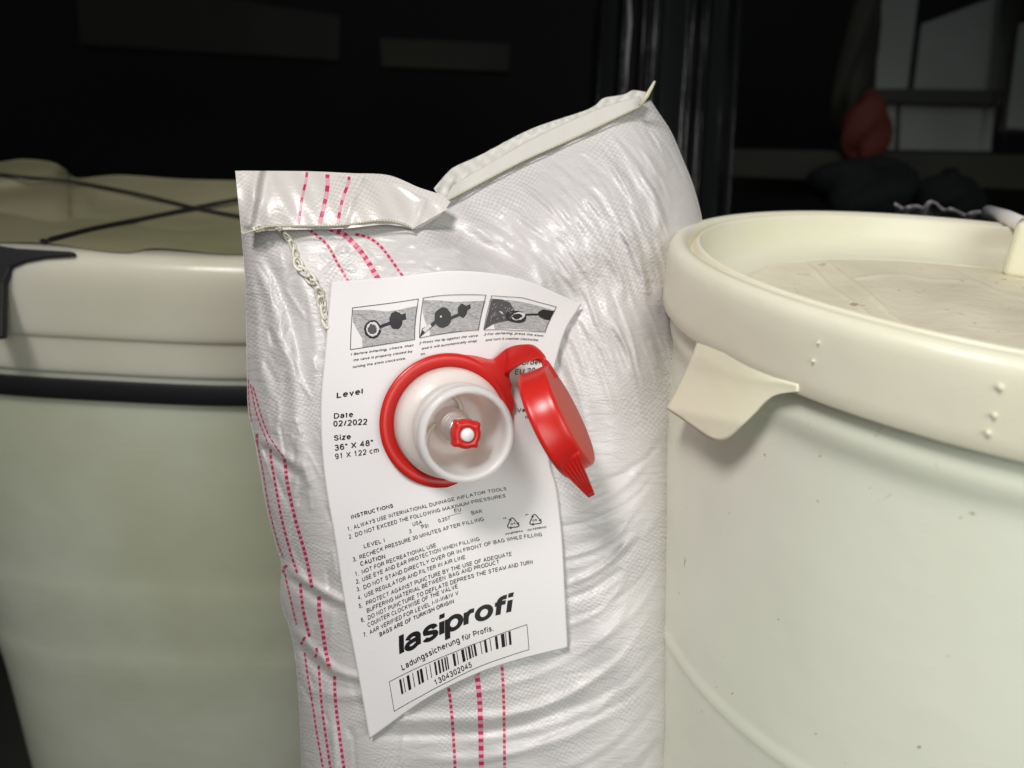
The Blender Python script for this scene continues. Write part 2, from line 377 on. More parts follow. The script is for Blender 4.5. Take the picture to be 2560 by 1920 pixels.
ridge([(1610,440),(1640,500),(1650,590)], 12, .0028); ridge([(1560,560),(1600,650),(1620,740)], 12, .0022); ridge([(1505,610),(1545,690),(1560,760)], 10, .0016)
for k in range(90):   # left gusset crinkles
    x0 = rng.uniform(630, 800); y0 = rng.uniform(620, 1900); x0 += max(0, (y0-1000)*.12)
    ang = math.radians(rng.uniform(55, 110)); ln = rng.uniform(30, 130)
    ridge([(x0, y0), (x0+ln*math.cos(ang), y0+ln*math.sin(ang))], rng.uniform(4, 9), rng.uniform(.0003, .0011)*rng.choice([1, -1]))
for k in range(60):   # crinkles between seam and label
    x0 = rng.uniform(760, 1200); y0 = rng.uniform(590, 670); ang = math.radians(rng.uniform(-25, 50)); ln = rng.uniform(20, 70)
    ridge([(x0, y0), (x0+ln*math.cos(ang), y0+ln*math.sin(ang))], rng.uniform(4, 8), rng.uniform(.0002, .0006)*rng.choice([1, -1]))
def seg_dist(px, py, pl):
    best = np.full(px.shape, 1e9); tb = np.zeros(px.shape); n = len(pl)-1
    for k in range(n):
        a, b = pl[k], pl[k+1]; ab = b-a; l2 = ab@ab+1e-9
        t = np.clip(((px-a[0])*ab[0]+(py-a[1])*ab[1])/l2, 0, 1)
        d = np.hypot(px-a[0]-t*ab[0], py-a[1]-t*ab[1]); m = d < best
        best = np.where(m, d, best); tb = np.where(m, (k+t)/n, tb)
    return best, tb
wr = np.zeros_like(X)
for pl, w, a, sh in RID:
    m = (X > pl[:, 0].min()-3*w) & (X < pl[:, 0].max()+3*w) & (Y > pl[:, 1].min()-3*w) & (Y < pl[:, 1].max()+3*w)
    if not m.any(): continue
    d, t = seg_dist(X[m], Y[m], pl)
    prof = np.exp(-(d/w)**2)*np.clip(np.sin(np.pi*np.clip(t, 0.001, .999))*1.6, 0, 1)
    wr[m] += a*prof
# low frequency lumps
for k in range(30):
    kx, ky = rng.normal(0, 1/95., 2); ph = rng.uniform(0, 6.28); wr += .00016*np.sin(kx*X*2+ky*Y*2+ph)
# keep the cloth under the label flat, no wrinkle may poke through the paper
LAB_POLY = [(827,705),(985,692),(1145,677),(1300,697),(1454,761),(1398,869),(1372,1000),(1366,1142),(1388,1240),(1405,1364),(1419,1619),(1292,1651),(1185,1688),(1062,1750),(923,1848),(874,1590),(853,1426),(831,1303),(822,1240),(807,1153),(800,1078),(803,984),(814,850)]
def inside(px, py, poly):
    P = np.asarray(poly, float); c = np.zeros(px.shape, bool); n = len(P)
    for i in range(n):
        x1, y1 = P[i]; x2, y2 = P[(i+1) % n]
        cond = ((y1 > py) != (y2 > py)) & (px < (x2-x1)*(py-y1)/(y2-y1+1e-12)+x1); c ^= cond
    return c
LB = np.array(LAB_POLY, float); dpoly, _ = seg_dist(X, Y, np.vstack([LB, LB[:1]]))
ins = inside(X, Y, LAB_POLY); wr = np.where(ins, wr*np.exp(-(dpoly/14)**2), wr)
D = D0-wr
D = np.where(ins, np.maximum(D, dlab(X, Y)+.0012), D)
front = W(X, Y, D)
dE = (1-uu)[None]*D[:, :1]+uu[None]*D[:, -1:]
thick = .055*np.sin(np.pi*np.clip(uu, 0, 1))[None]**.5*np.clip(tt*9, 0.03, 1)[:, None]
back = W(X, Y, np.maximum(dE, D)+.0006+thick)
front[..., 2] = np.maximum(front[..., 2], -.249); back[..., 2] = np.maximum(back[..., 2], -.249)
nf = NU*NV
bv = np.vstack([front.reshape(-1, 3), back.reshape(-1, 3)])
bf = [tuple(f) for f in grid_faces(NV, NU, flip=True)]+[tuple(f) for f in grid_faces(NV, NU, off=nf)]
def idx(i, j, k=0): return i*NU+j+k*nf
for i in range(NV-1):
    bf.append((idx(i, 0), idx(i+1, 0), idx(i+1, 0, 1), idx(i, 0, 1))); bf.append((idx(i, NU-1), idx(i, NU-1, 1), idx(i+1, NU-1, 1), idx(i+1, NU-1)))
for j in range(NU-1):
    bf.append((idx(0, j), idx(0, j, 1), idx(0, j+1, 1), idx(0, j+1))); bf.append((idx(NV-1, j), idx(NV-1, j+1), idx(NV-1, j+1, 1), idx(NV-1, j, 1)))
bvh = BVHTree.FromPolygons([Vector(v) for v in bv[:nf]], bf[:(NV-1)*(NU-1)])
def hit(px, py, lift=0.0, fallback=None, tree=None):
    v = Vector(ray(px, py)).normalized()
    h = (tree or bvh).ray_cast(Vector(CAM), v)
    if h[0] is None: return None
    return np.array(h[0]-v*lift)
buv = np.vstack([PX.reshape(-1, 2), PX.reshape(-1, 2)])
# striping, woven into the cloth
def zc(pts, ox, oy, sc): return [(ox+x/sc, oy+y/sc) for x, y in pts]
def stripe_geo(pl, half, getp, dash=(9, 6), thin=None):
    P = smooth_curve(pl, max(4, int(np.linalg.norm(np.diff(np.asarray(pl, float), axis=0), axis=1).sum()/3)))
    V, F, Mi = [], [], []; acc = 0; rows = []
    for k in range(len(P)):
        t = P[min(k+1, len(P)-1)]-P[max(k-1, 0)]; t /= np.linalg.norm(t)+1e-9; n = np.array([-t[1], t[0]])
        row = [getp(*(P[k]+n*half*s)) for s in (-1, -.33, .33, 1)]
        rows.append(None if any(r is None for r in row) else row)
    per = dash[0]+dash[1]; step = np.linalg.norm(P[1]-P[0])
    for k in range(len(P)-1):
        if rows[k] is None or rows[k+1] is None: continue
        b = len(V); V += rows[k]+rows[k+1]; m = 0 if ((k*step) % per) < dash[0] else 1
        for q in range(3): F.append((b+q, b+q+1, b+q+5, b+q+4)); Mi.append(m)
    return V, F, Mi
Z4 = lambda p: zc(p, 580, 900, 1.626); Z2 = lambda p: zc(p, 560, 180, 2.676); Z5b = lambda p: zc(p, 1000, 1300, 2.676)
STR = [(Z4([(66,80),(68,160),(78,255)]), 1.5), (Z4([(75,100),(100,220),(148,345)]), 1.6), (Z4([(85,110),(130,260),(170,340),(215,402)]), 1.8),
 (Z4([(101,300),(101,340)]), 3.4), (Z4([(103,340),(125,450),(150,600),(185,740),(210,805)]), 1.8), (Z4([(157,362),(158,400),(175,500),(205,660),(240,790),(265,865)]), 3.0), (Z4([(212,402),(217,430),(225,500),(255,640),(300,800),(325,925)]), 4.0),
 (Z4([(224,835),(208,850),(212,870)]), 3.4), (Z4([(215,870),(235,960),(262,1075)]), 2.2), (Z4([(278,908),(280,940),(290,1020),(315,1125)]), 3.6), (Z4([(353,962),(355,1030),(365,1080),(380,1180),(397,1255)]), 4.6),
 (Z4([(297,1125),(280,1157)]), 3.2), (Z4([(343,1170),(345,1190),(335,1212)]), 3.2), (Z4([(295,1190),(310,1300),(330,1420),(345,1520),(370,1659),(395,1800)]), 2.3), (Z4([(352,1243),(358,1330),(370,1450),(400,1659),(425,1800)]), 3.0), (Z4([(417,1285),(418,1350),(425,1430),(455,1659),(480,1800)]), 3.8),
 (Z5b([(290,900),(325,1120),(345,1290),(360,1500),(368,1659),(372,1900)]), 3.6), (Z5b([(505,800),(515,1020),(535,1250),(545,1659),(550,1900)]), 6.2), (Z5b([(675,830),(683,970),(695,1250),(700,1659),(704,1900)]), 3.4),
 (Z2([(505,1030),(560,1052),(630,1100),(700,1170),(760,1280),(835,1405)]), 3.4), (Z2([(655,1030),(720,1052),(780,1075),(830,1110),(930,1220),(1035,1390)]), 6.6), (Z2([(880,1085),(970,1110),(1060,1180),(1195,1365)]), 3.4)]
acc = Acc(); acc.v = [tuple(v) for v in bv]; acc.f = bf; acc.m = [0]*len(bf); acc.n = len(bv)
for pl, h in STR:
    V, F, Mi = stripe_geo(pl, h, lambda x, y: hit(x, y, .00018), dash=(8, 6) if h < 5 else (10, 9))
    n = acc.n; acc.v += [tuple(v) for v in V]; acc.f += [tuple(i+n for i in f) for f in F]; acc.m += [1+m for m in Mi]; acc.n += len(V)
uvall = np.vstack([buv, np.zeros((acc.n-len(bv), 2))])
body = mesh_obj('bag_body', acc.v, acc.f, [M['fabric'], M['stripe'], M['stripe_pale']], BAG, True, acc.m, uvall)

# folded flap above the sewn seam
def loft_sheet(top, bot, n, m, dfun, bulge=None):
    A = resample(smooth_curve(top, 300), m); Bt = resample(smooth_curve(bot, 300), m)
    v = np.linspace(0, 1, n)[:, None, None]; P = (1-v)*A[None]+v*Bt[None]
    return P, W(P[..., 0], P[..., 1], dfun(P[..., 0], P[..., 1]))
def near(px, py, pl, w): d, _ = seg_dist(px, py, np.asarray(pl, float)); return np.exp(-(d/w)**2)
fl_d = TPS([(588,427,.352),(700,428,.356),(870,440,.360),(971,455,.362),(1120,522,.360),(603,583,.352),(700,566,.3475),(851,561,.3475),(952,549,.3495),(1035,570,.3535),(640,500,.347),(760,500,.350),(900,500,.352),(1020,520,.356)], 1e-5)
def fl_fun(px, py):
    return fl_d(px, py)-.0022*near(px, py, [(622,560),(632,500),(645,428)], 13)+.0016*near(px, py, [(640,570),(655,500),(668,428)], 12)-.0012*near(px, py, [(905,440),(880,500),(860,560)], 10) \
        - .0010*near(px, py, [(990,458),(1060,500),(1035,570)], 10)+.0004*np.sin(px/21.+py/33.)+.0003*np.sin(px/9.-py/17.)
P, G = loft_sheet([(588,427),(640,427),(766,429),(878,440),(971,457),(990,459),(1060,492),(1120,522)], [(603,583),(640,572),(672,563),(747,562),(851,561),(952,549),(1005,556),(1035,570)], 60, 200, fl_fun)
fa = Acc(); fa.add(G.reshape(-1, 3), grid_faces(60, 200, flip=True))
ftree = BVHTree.FromPolygons([Vector(v) for v in fa.v], fa.f)
base_n = fa.n
for pl, h in [(Z2([(556,662),(545,740),(520,850),(500,1012)]), 3.2), (Z2([(692,668),(690,780),(665,910),(640,1012)]), 5.0), (Z2([(838,682),(830,745),(790,860),(760,1012)]), 3.6)]:
    V, F, Mi = stripe_geo(pl, h, lambda x, y: hit(x, y, .0002, tree=ftree), dash=(14, 19))
    n = fa.n; fa.v += [tuple(v) for v in V]; fa.f += [tuple(i+n for i in f) for f in F]; fa.m += [1+m for m in Mi]; fa.n += len(V)
fuv = np.vstack([P.reshape(-1, 2), np.zeros((fa.n-base_n, 2))])
# rear ply of the same flap
P2, G2 = loft_sheet([(589,427),(766,428),(878,433),(971,438),(1046,468),(1102,487),(1126,505)], [(603,583),(700,575),(851,572),(952,562),(1005,566),(1045,572),(1100,540)], 20, 120, lambda x, y: fl_d(x, y)+.0022+.0006*np.sin(x/30.))
fa.add(G2.reshape(-1, 3), grid_faces(20, 120, flip=True)); fuv = np.vstack([fuv, P2.reshape(-1, 2)])
flap = mesh_obj('top_flap', fa.v, fa.f, [M['flapfab'], M['stripe'], M['stripe_pale']], BAG, True, fa.m, fuv)
# sewn seam: a line of small stitches under the flap
sm = Acc(); sp = smooth_curve([(606,584),(640,574),(672,565),(747,564),(851,562),(952,550),(1005,558),(1035,572)], 60)
for k in range(0, 59):
    a, b = sp[k], sp[k]+(sp[k+1]-sp[k])*.85; q = []
    for t in np.linspace(0, 1, 5):
        x, y = a+(b-a)*t; q.append(W(x, y+math.sin(t*math.pi)*1.5, float(fl_d(x, y))-.0012-.0006*math.sin(t*math.pi)))
    V, F = tube(q, .00042, 6); sm.add(V, F)
sm.build('seam_stitching', M['seamthread'], BAG)
# hem of the rear fold
hem_seam = [(1108,502),(1135,490),(1303,402),(1434,343),(1591,268),(1602,262)]
hem_top = [(1085,470),(1120,430),(1140,415),(1202,387),(1329,322),(1471,273),(1508,246),(1557,237),(1583,226),(1617,230)]
hd = lambda x, y: dbag(x, y)
P, G = loft_sheet(hem_top, hem_seam, 26, 200, lambda x, y: dbag(x, y)-.002+.0010*np.sin(x/23.+y/9.)+.0005*np.sin(x/8.-y/6.)+.0004*np.sin(x/4.7+y/11.)+.0012*near(x, y, [(1471,275),(1490,320)], 12))
ha = Acc(); ha.add(G.reshape(-1, 3), grid_faces(26, 200, flip=True))
P, G = loft_sheet([(1128,470),(1150,452),(1303,362),(1381,322),(1500,270),(1600,240)], [(1112,504),(1137,491),(1303,403),(1434,344),(1591,270),(1603,264)], 14, 160, lambda x, y: dbag(x, y)-.0042+.0005*np.sin(x/14.))
ha.add(G.reshape(-1, 3), grid_faces(14, 160, flip=True))
hem = ha.build('folded_hem', M['hem'], BAG); solidify(hem, .0006)
sp = smooth_curve(hem_seam, 90); q = Acc()
for k in range(89):
    a, b = sp[k], sp[k]+(sp[k+1]-sp[k])*.8
    V, F = tube([W(a[0], a[1]+2, float(dbag(*a))-.0052), W(*(a+b)/2+[0, 2], float(dbag(*a))-.0056), W(b[0], b[1]+2, float(dbag(*b))-.0052)], .0005, 6); q.add(V, F)
V, F = tube([W(1600,262,.398), W(1617,240,.398), W(1628,220,.397), W(1637,203,.396)], [.0012, .0012, .001, .0006], 8); q.add(V, F)
V, F = tube([W(1198,413,.3835), W(1206,416,.3833)], .0008, 6)
q.build('hem_stitching', M['seamthread'], BAG)
# loose chain-stitched thread tail
cp = smooth_curve([(640,572),(672,551),(698,572),(724,600),(739,632),(745,664),(771,690),(796,724),(803,757),(812,793),(818,815)], 16)
ch = Acc()
for k in range(len(cp)-1):
    a, b = cp[k], cp[k+1]; t = (b-a); ln = np.linalg.norm(t); t /= ln; n = np.array([-t[1], t[0]])
    c = (a+b)/2; wv = 6.5+rng.uniform(-1.5, 4); hh = hit(c[0], c[1], 0); dd = (np.linalg.norm(hh-CAM) if hh is not None else .35)
    dd = float((hh-CAM)@FWD) if hh is not None else .352
    pts = []
    tw = rng.uniform(-.5, .5)
    for j in range(22):
        A = 2*math.pi*j/22; q2 = c+t*math.cos(A)*ln*.72+n*math.sin(A)*wv
        pts.append(W(q2[0], q2[1], dd-.0022-.0012*math.sin(A+tw+k)-.0004*math.cos(2*A)))
    V, F = tube(pts, .00060+rng.uniform(0, .00025), 8, closed=True); ch.add(V, F)
for off in (-2.0, 2.5):
    pts = []
    for k, p in enumerate(smooth_curve(cp, 120)):
        hh = hit(p[0], p[1], 0); dd = float((hh-CAM)@FWD) if hh is not None else .352
        pts.append(W(p[0]+off*math.sin(k*.5)*1.6, p[1]+off*math.cos(k*.43), dd-.0018-.0006*math.sin(k*.7+off)))
    V, F = tube(pts, .00045, 7); ch.add(V, F)
ch.build('thread_chain', M['thread'], BAG)

# ------------------------------------------------------------------ label: paper sheet glued under the valve
ROWS = [(0, [(827,705),(985,692),(1145,677),(1300,697),(1454,761)]),
        (180, [(812,884),(945,862),(1100,838),(1255,828),(1405,852)]),
        (300, [(802,1000),(945,975),(1090,952),(1235,945),(1372,985)]),
        (448, [(807,1153),(945,1132),(1085,1105),(1235,1082),(1366,1080)]),
        (540, [(819,1245),(955,1212),(1090,1180),(1235,1158),(1374,1160)]),
        (635, [(836,1340),(970,1295),(1100,1258),(1250,1224),(1388,1208)]),
        (789, [(859,1494),(995,1437),(1130,1388),(1275,1352),(1404,1334)]),
        (960, [(891,1665),(1015,1602),(1150,1545),(1285,1508),(1412,1478)]),
        (1144, [(923,1848),(1062,1750),(1185,1688),(1292,1651),(1419,1619)])]
_rt = np.array([r[0] for r in ROWS], float); _rp = np.array([r[1] for r in ROWS], float)
def _cr1(xs, Yv, x):
    """cubic Hermite (Catmull) interpolation along axis 0; x array -> (n, ...)"""
    m = np.gradient(Yv, xs, axis=0); k = np.clip(np.searchsorted(xs, x, 'right')-1, 0, len(xs)-2)
    h = (xs[k+1]-xs[k]); t = (x-xs[k])/h; sh = (-1,)+(1,)*(Yv.ndim-1); t = t.reshape(sh); h = h.reshape(sh)
    return (2*t**3-3*t**2+1)*Yv[k]+(t**3-2*t**2+t)*h*m[k]+(-2*t**3+3*t**2)*Yv[k+1]+(t**3-t**2)*h*m[k+1]
_sc = np.array([0, 142.5, 285, 427.5, 570.])
def Fst(s, t):
    s = np.atleast_1d(np.asarray(s, float)); t = np.atleast_1d(np.asarray(t, float))
    R5 = _cr1(_rt, _rp, t)                       # n,5,2
    m = np.gradient(R5, _sc, axis=1); k = np.clip(np.searchsorted(_sc, s, 'right')-1, 0, 3); n = np.arange(len(s))
    h = 142.5; x = ((s-_sc[k])/h)[:, None]
    return (2*x**3-3*x**2+1)*R5[n, k]+(x**3-2*x**2+x)*h*m[n, k]+(-2*x**3+3*x**2)*R5[n, k+1]+(x**3-x**2)*h*m[n, k+1]
def Finv(px, py):
    px = np.atleast_1d(np.asarray(px, float)); py = np.atleast_1d(np.asarray(py, float))
    s = np.clip((px-820)*.98, 0, 570); t = np.clip(py-700+(px-820)*.15, 0, 1144); tgt = np.stack([px, py], -1)
    for _ in range(25):
        f0 = Fst(s, t); e = tgt-f0; js = Fst(s+.5, t)-f0; jt = Fst(s, t+.5)-f0; js *= 2; jt *= 2
        det = js[:, 0]*jt[:, 1]-js[:, 1]*jt[:, 0]
        s = s+np.clip((e[:, 0]*jt[:, 1]-e[:, 1]*jt[:, 0])/det, -60, 60); t = t+np.clip((js[:, 0]*e[:, 1]-js[:, 1]*e[:, 0])/det, -60, 60)
    return s, t
def lab_d(px, py):
    d = dlab(px, py)
    return d-.0006*np.sin((px-900)/60.+(py)/130.)*np.clip((1000-py)/200, 0, 1)
ns, ntt = 120, 230
sg, tg = np.meshgrid(np.linspace(0, 570, ns), np.linspace(0, 1144, ntt))
Pl = Fst(sg.ravel(), tg.ravel()); Vl = W(Pl[:, 0], Pl[:, 1], lab_d(Pl[:, 0], Pl[:, 1]))
LABEL = mesh_obj('label', Vl, grid_faces(ntt, ns, flip=True), M['paper'], BAG); solidify(LABEL, .00022)
def map_print(name, bm_list, parent, cuts=14):
    """bm_list: (verts2d in px or st, faces, space, level, material index)"""
    mats = [M['ink'], M['ink_grey'], M['white_ink'], M['print']]
    bm = bmesh.new(); ml = bm.faces.layers.int.new('lvl')
    for vs, fs, space, lvl, mi in bm_list:
        vs = np.asarray(vs, float)
        if space == 'px': s, t = Finv(vs[:, 0], vs[:, 1])
        else: s, t = vs[:, 0], vs[:, 1]
        bv_ = [bm.verts.new((a, b, lvl)) for a, b in zip(s, t)]
        for f in fs:
            if len(set(f)) < 3: continue
            try: fc = bm.faces.new([bv_[i] for i in f]); fc.material_index = mi; fc[ml] = lvl
            except ValueError: pass
    bmesh.ops.triangulate(bm, faces=[f for f in bm.faces if len(f.verts) > 4])
    for k in range(1, int(570/cuts)+1):
        bmesh.ops.bisect_plane(bm, geom=bm.verts[:]+bm.edges[:]+bm.faces[:], plane_co=(k*cuts, 0, 0), plane_no=(1, 0, 0))
    for k in range(1, int(1144/cuts)+1):
        bmesh.ops.bisect_plane(bm, geom=bm.verts[:]+bm.edges[:]+bm.faces[:], plane_co=(0, k*cuts, 0), plane_no=(0, 1, 0))
    co = np.array([v.co[:] for v in bm.verts]); P = Fst(co[:, 0], co[:, 1]); lift = .00010+co[:, 2]*.00006
    Wp = W(P[:, 0], P[:, 1], lab_d(P[:, 0], P[:, 1])-lift)
    for v, w in zip(bm.verts, Wp): v.co = w
    bmesh.ops.recalc_face_normals(bm, faces=bm.faces)
    me = bpy.data.meshes.new(name); bm.to_mesh(me); bm.free()
    for m in mats: me.materials.append(m)
    o = bpy.data.objects.new(name, me); COL.objects.link(o); o.parent = parent
    bpy.context.view_layer.update(); o.matrix_parent_inverse = parent.matrix_world.inverted()
    return o
# halftone print
mp_ = mat('halftone print', (.30, .29, .30), .5); nt = mp_.node_tree
n_ = nt.nodes.new('ShaderNodeTexNoise'); n_.inputs['Scale'].default_value = 2600; n_.inputs['Detail'].default_value = 2
tc_ = nt.nodes.new('ShaderNodeTexCoord'); mpg = nt.nodes.new('ShaderNodeMapping'); mpg.inputs['Scale'].default_value = (.25, .25, 1)
nt.links.new(tc_.outputs['Object'], mpg.inputs['Vector']); nt.links.new(mpg.outputs[0], n_.inputs['Vector'])
rp = nt.nodes.new('ShaderNodeValToRGB'); rp.color_ramp.elements[0].position = .35; rp.color_ramp.elements[0].color = (.27, .262, .27, 1)
rp.color_ramp.elements[1].position = .62; rp.color_ramp.elements[1].color = (.46, .45, .455, 1)
nt.links.new(n_.outputs['Fac'], rp.inputs[0]); nt.links.new(rp.outputs[0], nt.nodes['Principled BSDF'].inputs['Base Color']); M['print'] = mp_
def _e(cx, cy, rx, ry, a0, a1, n=14):
    return [(cx+rx*math.cos(math.radians(a0+(a1-a0)*k/n)), cy+ry*math.sin(math.radians(a0+(a1-a0)*k/n))) for k in range(n+1)]
def _font():
    F = {}; XH = .73
    F['A'] = (.70, [[(0,0),(.35,1),(.70,0)], [(.12,.33),(.58,.33)]])
    F['B'] = (.60, [[(0,0),(0,1),(.34,1)]+_e(.34,.76,.22,.24,90,-90)+[(0,.52)], [(.34,.52)]+_e(.36,.26,.24,.26,90,-90)+[(0,0)]])
    F['C'] = (.68, [_e(.36,.5,.36,.5,48,312,26)]); F['G'] = (.72, [_e(.36,.5,.36,.5,52,330,26)+[(.70,.18),(.70,.48),(.40,.48)]])
    F['D'] = (.66, [[(0,0),(0,1),(.28,1)]+_e(.28,.5,.38,.5,90,-90,20)+[(0,0)]])
    F['E'] = (.56, [[(.56,1),(0,1),(0,0),(.58,0)], [(0,.53),(.52,.53)]]); F['F'] = (.52, [[(.54,1),(0,1),(0,0)], [(0,.51),(.46,.51)]])
    F['H'] = (.62, [[(0,0),(0,1)], [(.62,0),(.62,1)], [(0,.53),(.62,.53)]]); F['I'] = (.12, [[(.06,0),(.06,1)]])
    F['J'] = (.42, [[(.42,1),(.42,.22)]+_e(.21,.22,.21,.22,0,-180)]); F['K'] = (.62, [[(0,0),(0,1)], [(.58,1),(0,.36)], [(.20,.58),(.64,0)]])
    F['L'] = (.50, [[(0,1),(0,0),(.50,0)]]); F['M'] = (.74, [[(0,0),(0,1),(.37,.08),(.74,1),(.74,0)]]); F['N'] = (.62, [[(0,0),(0,1),(.62,0),(.62,1)]])
    F['O'] = (.76, [_e(.38,.5,.38,.5,0,360,30)]); F['Q'] = (.76, [_e(.38,.5,.38,.5,0,360,30), [(.44,.22),(.74,-.04)]])
    F['P'] = (.58, [[(0,0),(0,1),(.34,1)]+_e(.34,.73,.24,.27,90,-90)+[(0,.46)]]); F['R'] = (.64, [[(0,0),(0,1),(.36,1)]+_e(.36,.74,.24,.26,90,-90)+[(0,.48)], [(.34,.48),(.64,0)]])
    F['S'] = (.58, [[(.55,.74)]+_e(.29,.76,.24,.24,20,200,12)+[(.09,.60),(.29,.52),(.50,.43)]+_e(.29,.26,.28,.26,30,-165,14)])
    F['T'] = (.62, [[(0,1),(.62,1)], [(.31,1),(.31,0)]]); F['U'] = (.62, [[(0,1),(0,.34)]+_e(.31,.32,.31,.32,180,360,16)+[(.62,1)]])
    F['V'] = (.68, [[(0,1),(.34,0),(.68,1)]]); F['W'] = (.96, [[(0,1),(.24,0),(.48,1),(.72,0),(.96,1)]]); F['X'] = (.66, [[(0,1),(.66,0)], [(0,0),(.66,1)]])
    F['Y'] = (.66, [[(0,1),(.33,.46),(.66,1)], [(.33,.46),(.33,0)]]); F['Z'] = (.58, [[(.02,1),(.56,1),(0,0),(.58,0)]])
    F['0'] = (.50, [_e(.25,.5,.25,.5,0,360,24)]); F['1'] = (.50, [[(.08,.76),(.28,.98),(.28,0)]]); F['2'] = (.50, [_e(.25,.73,.24,.27,170,-20,12)+[(.34,.42),(.0,0),(.50,0)]])
    F['3'] = (.50, [_e(.24,.76,.22,.24,160,-80,12)+_e(.24,.27,.26,.27,80,-165,14)]); F['4'] = (.52, [[(.38,0),(.38,1),(0,.30),(.54,.30)]])
    F['5'] = (.50, [[(.46,1),(.10,1),(.04,.50)]+_e(.24,.33,.26,.33,130,-160,16)]); F['6'] = (.50, [[(.45,.80)]+_e(.25,.70,.23,.30,30,150,8)+[(.0,.50),(.01,.30)], _e(.26,.31,.24,.31,0,360,20)])
    F['7'] = (.50, [[(.0,1),(.50,1),(.28,.50),(.18,0)]]); F['8'] = (.50, [_e(.25,.76,.20,.24,0,360,18), _e(.25,.27,.25,.27,0,360,20)]); F['9'] = (.50, [_e(.24,.69,.24,.31,0,360,20), [(.48,.66),(.48,.42)]+_e(.25,.30,.23,.30,20,-145,10)])
    F['.'] = (.04, [[(.02,-.03),(.02,.06)]]); F[','] = (.04, [[(.03,.05),(0,-.14)]]); F['/'] = (.30, [[(0,0),(.30,1)]]); F['-'] = (.24, [[(0,.37),(.24,.37)]])
    F['"'] = (.20, [[(.02,1),(.02,.70)], [(.18,1),(.18,.70)]]); F['&'] = (.66, [[(.66,0),(.18,.66)]+_e(.30,.82,.14,.18,200,-30,12)+[(.38,.62),(.10,.44)]+_e(.24,.26,.24,.26,130,330,12)+[(.58,.40)]])
    F[' '] = (.16, [])
    xr = XH/2; bowl = lambda: _e(.25,xr,.25,xr,0,360,22)
    F['a'] = (.47, [[(.03,.54)]+_e(.24,.53,.20,.20,160,0,10)+[(.44,.0)], [(.44,.42),(.20,.38)]+_e(.19,.19,.19,.19,100,300,10)+[(.44,.16)]])
    F['b'] = (.48, [[(0,0),(0,1)], bowl()]); F['d'] = (.50, [[(.50,0),(.50,1)], bowl()]); F['c'] = (.44, [_e(.24,xr,.24,xr,48,312,18)]); F['e'] = (.50, [[(.02,.39),(.49,.39)]+_e(.25,xr,.24,xr,8,318,22)])
    F['f'] = (.30, [[(.36,.99),(.30,.99)]+_e(.27,.80,.17,.19,90,180,6)+[(.10,0)], [(-.06,XH-.05),(.34,XH-.05)]]); F['g'] = (.50, [bowl(), [(.50,XH),(.50,-.08)]+_e(.26,-.08,.24,.20,0,-160,10)])
    F['h'] = (.44, [[(0,0),(0,1)], [(0,.46)]+_e(.22,.47,.22,.26,170,0,10)+[(.44,0)]]); F['i'] = (.02, [[(.01,0),(.01,XH)], [(.01,.90),(.01,1.02)]]); F['k'] = (.44, [[(0,0),(0,1)], [(.40,XH),(0,.28)], [(.14,.42),(.44,0)]])
    F['l'] = (.02, [[(.01,0),(.01,1)]]); F['m'] = (.74, [[(0,0),(0,XH)], [(0,.46)]+_e(.18,.49,.18,.24,170,0,8)+[(.36,0)], [(.36,.46)]+_e(.55,.49,.19,.24,170,0,8)+[(.74,0)]])
    F['n'] = (.44, [[(0,0),(0,XH)], [(0,.46)]+_e(.22,.47,.22,.26,170,0,10)+[(.44,0)]]); F['o'] = (.50, [bowl()]); F['p'] = (.50, [[(0,XH),(0,-.27)], bowl()]); F['q'] = (.50, [[(.50,XH),(.50,-.27)], bowl()])
    F['r'] = (.22, [[(0,0),(0,XH)], [(0,.44),(.06,.62),(.16,.71),(.29,.71)]]); F['s'] = (.44, [[(.41,.54)]+_e(.22,.55,.18,.18,10,190,8)+[(.06,.44),(.22,.38),(.38,.31)]+_e(.22,.19,.21,.19,30,-165,10)])
    F['t'] = (.24, [[(.09,.94),(.09,.14)]+_e(.19,.12,.10,.12,180,280,6), [(-.02,XH),(.25,XH)]]); F['u'] = (.44, [[(0,XH),(0,.28)]+_e(.22,.26,.22,.26,180,350,10), [(.44,XH),(.44,0)]])
    F['ü'] = (.44, F['u'][1]+[[(.12,.90),(.12,1.0)], [(.32,.90),(.32,1.0)]]); F['v'] = (.46, [[(0,XH),(.23,0),(.46,XH)]]); F['w'] = (.68, [[(0,XH),(.17,0),(.34,XH),(.51,0),(.68,XH)]]); F['x'] = (.44, [[(0,XH),(.44,0)], [(0,0),(.44,XH)]])
    F['y'] = (.46, [[(0,XH),(.23,0)], [(.46,XH),(.18,-.18),(.03,-.26)]]); F['z'] = (.42, [[(0,XH),(.42,XH),(0,0),(.42,0)]])
    return F
FONT = _font()
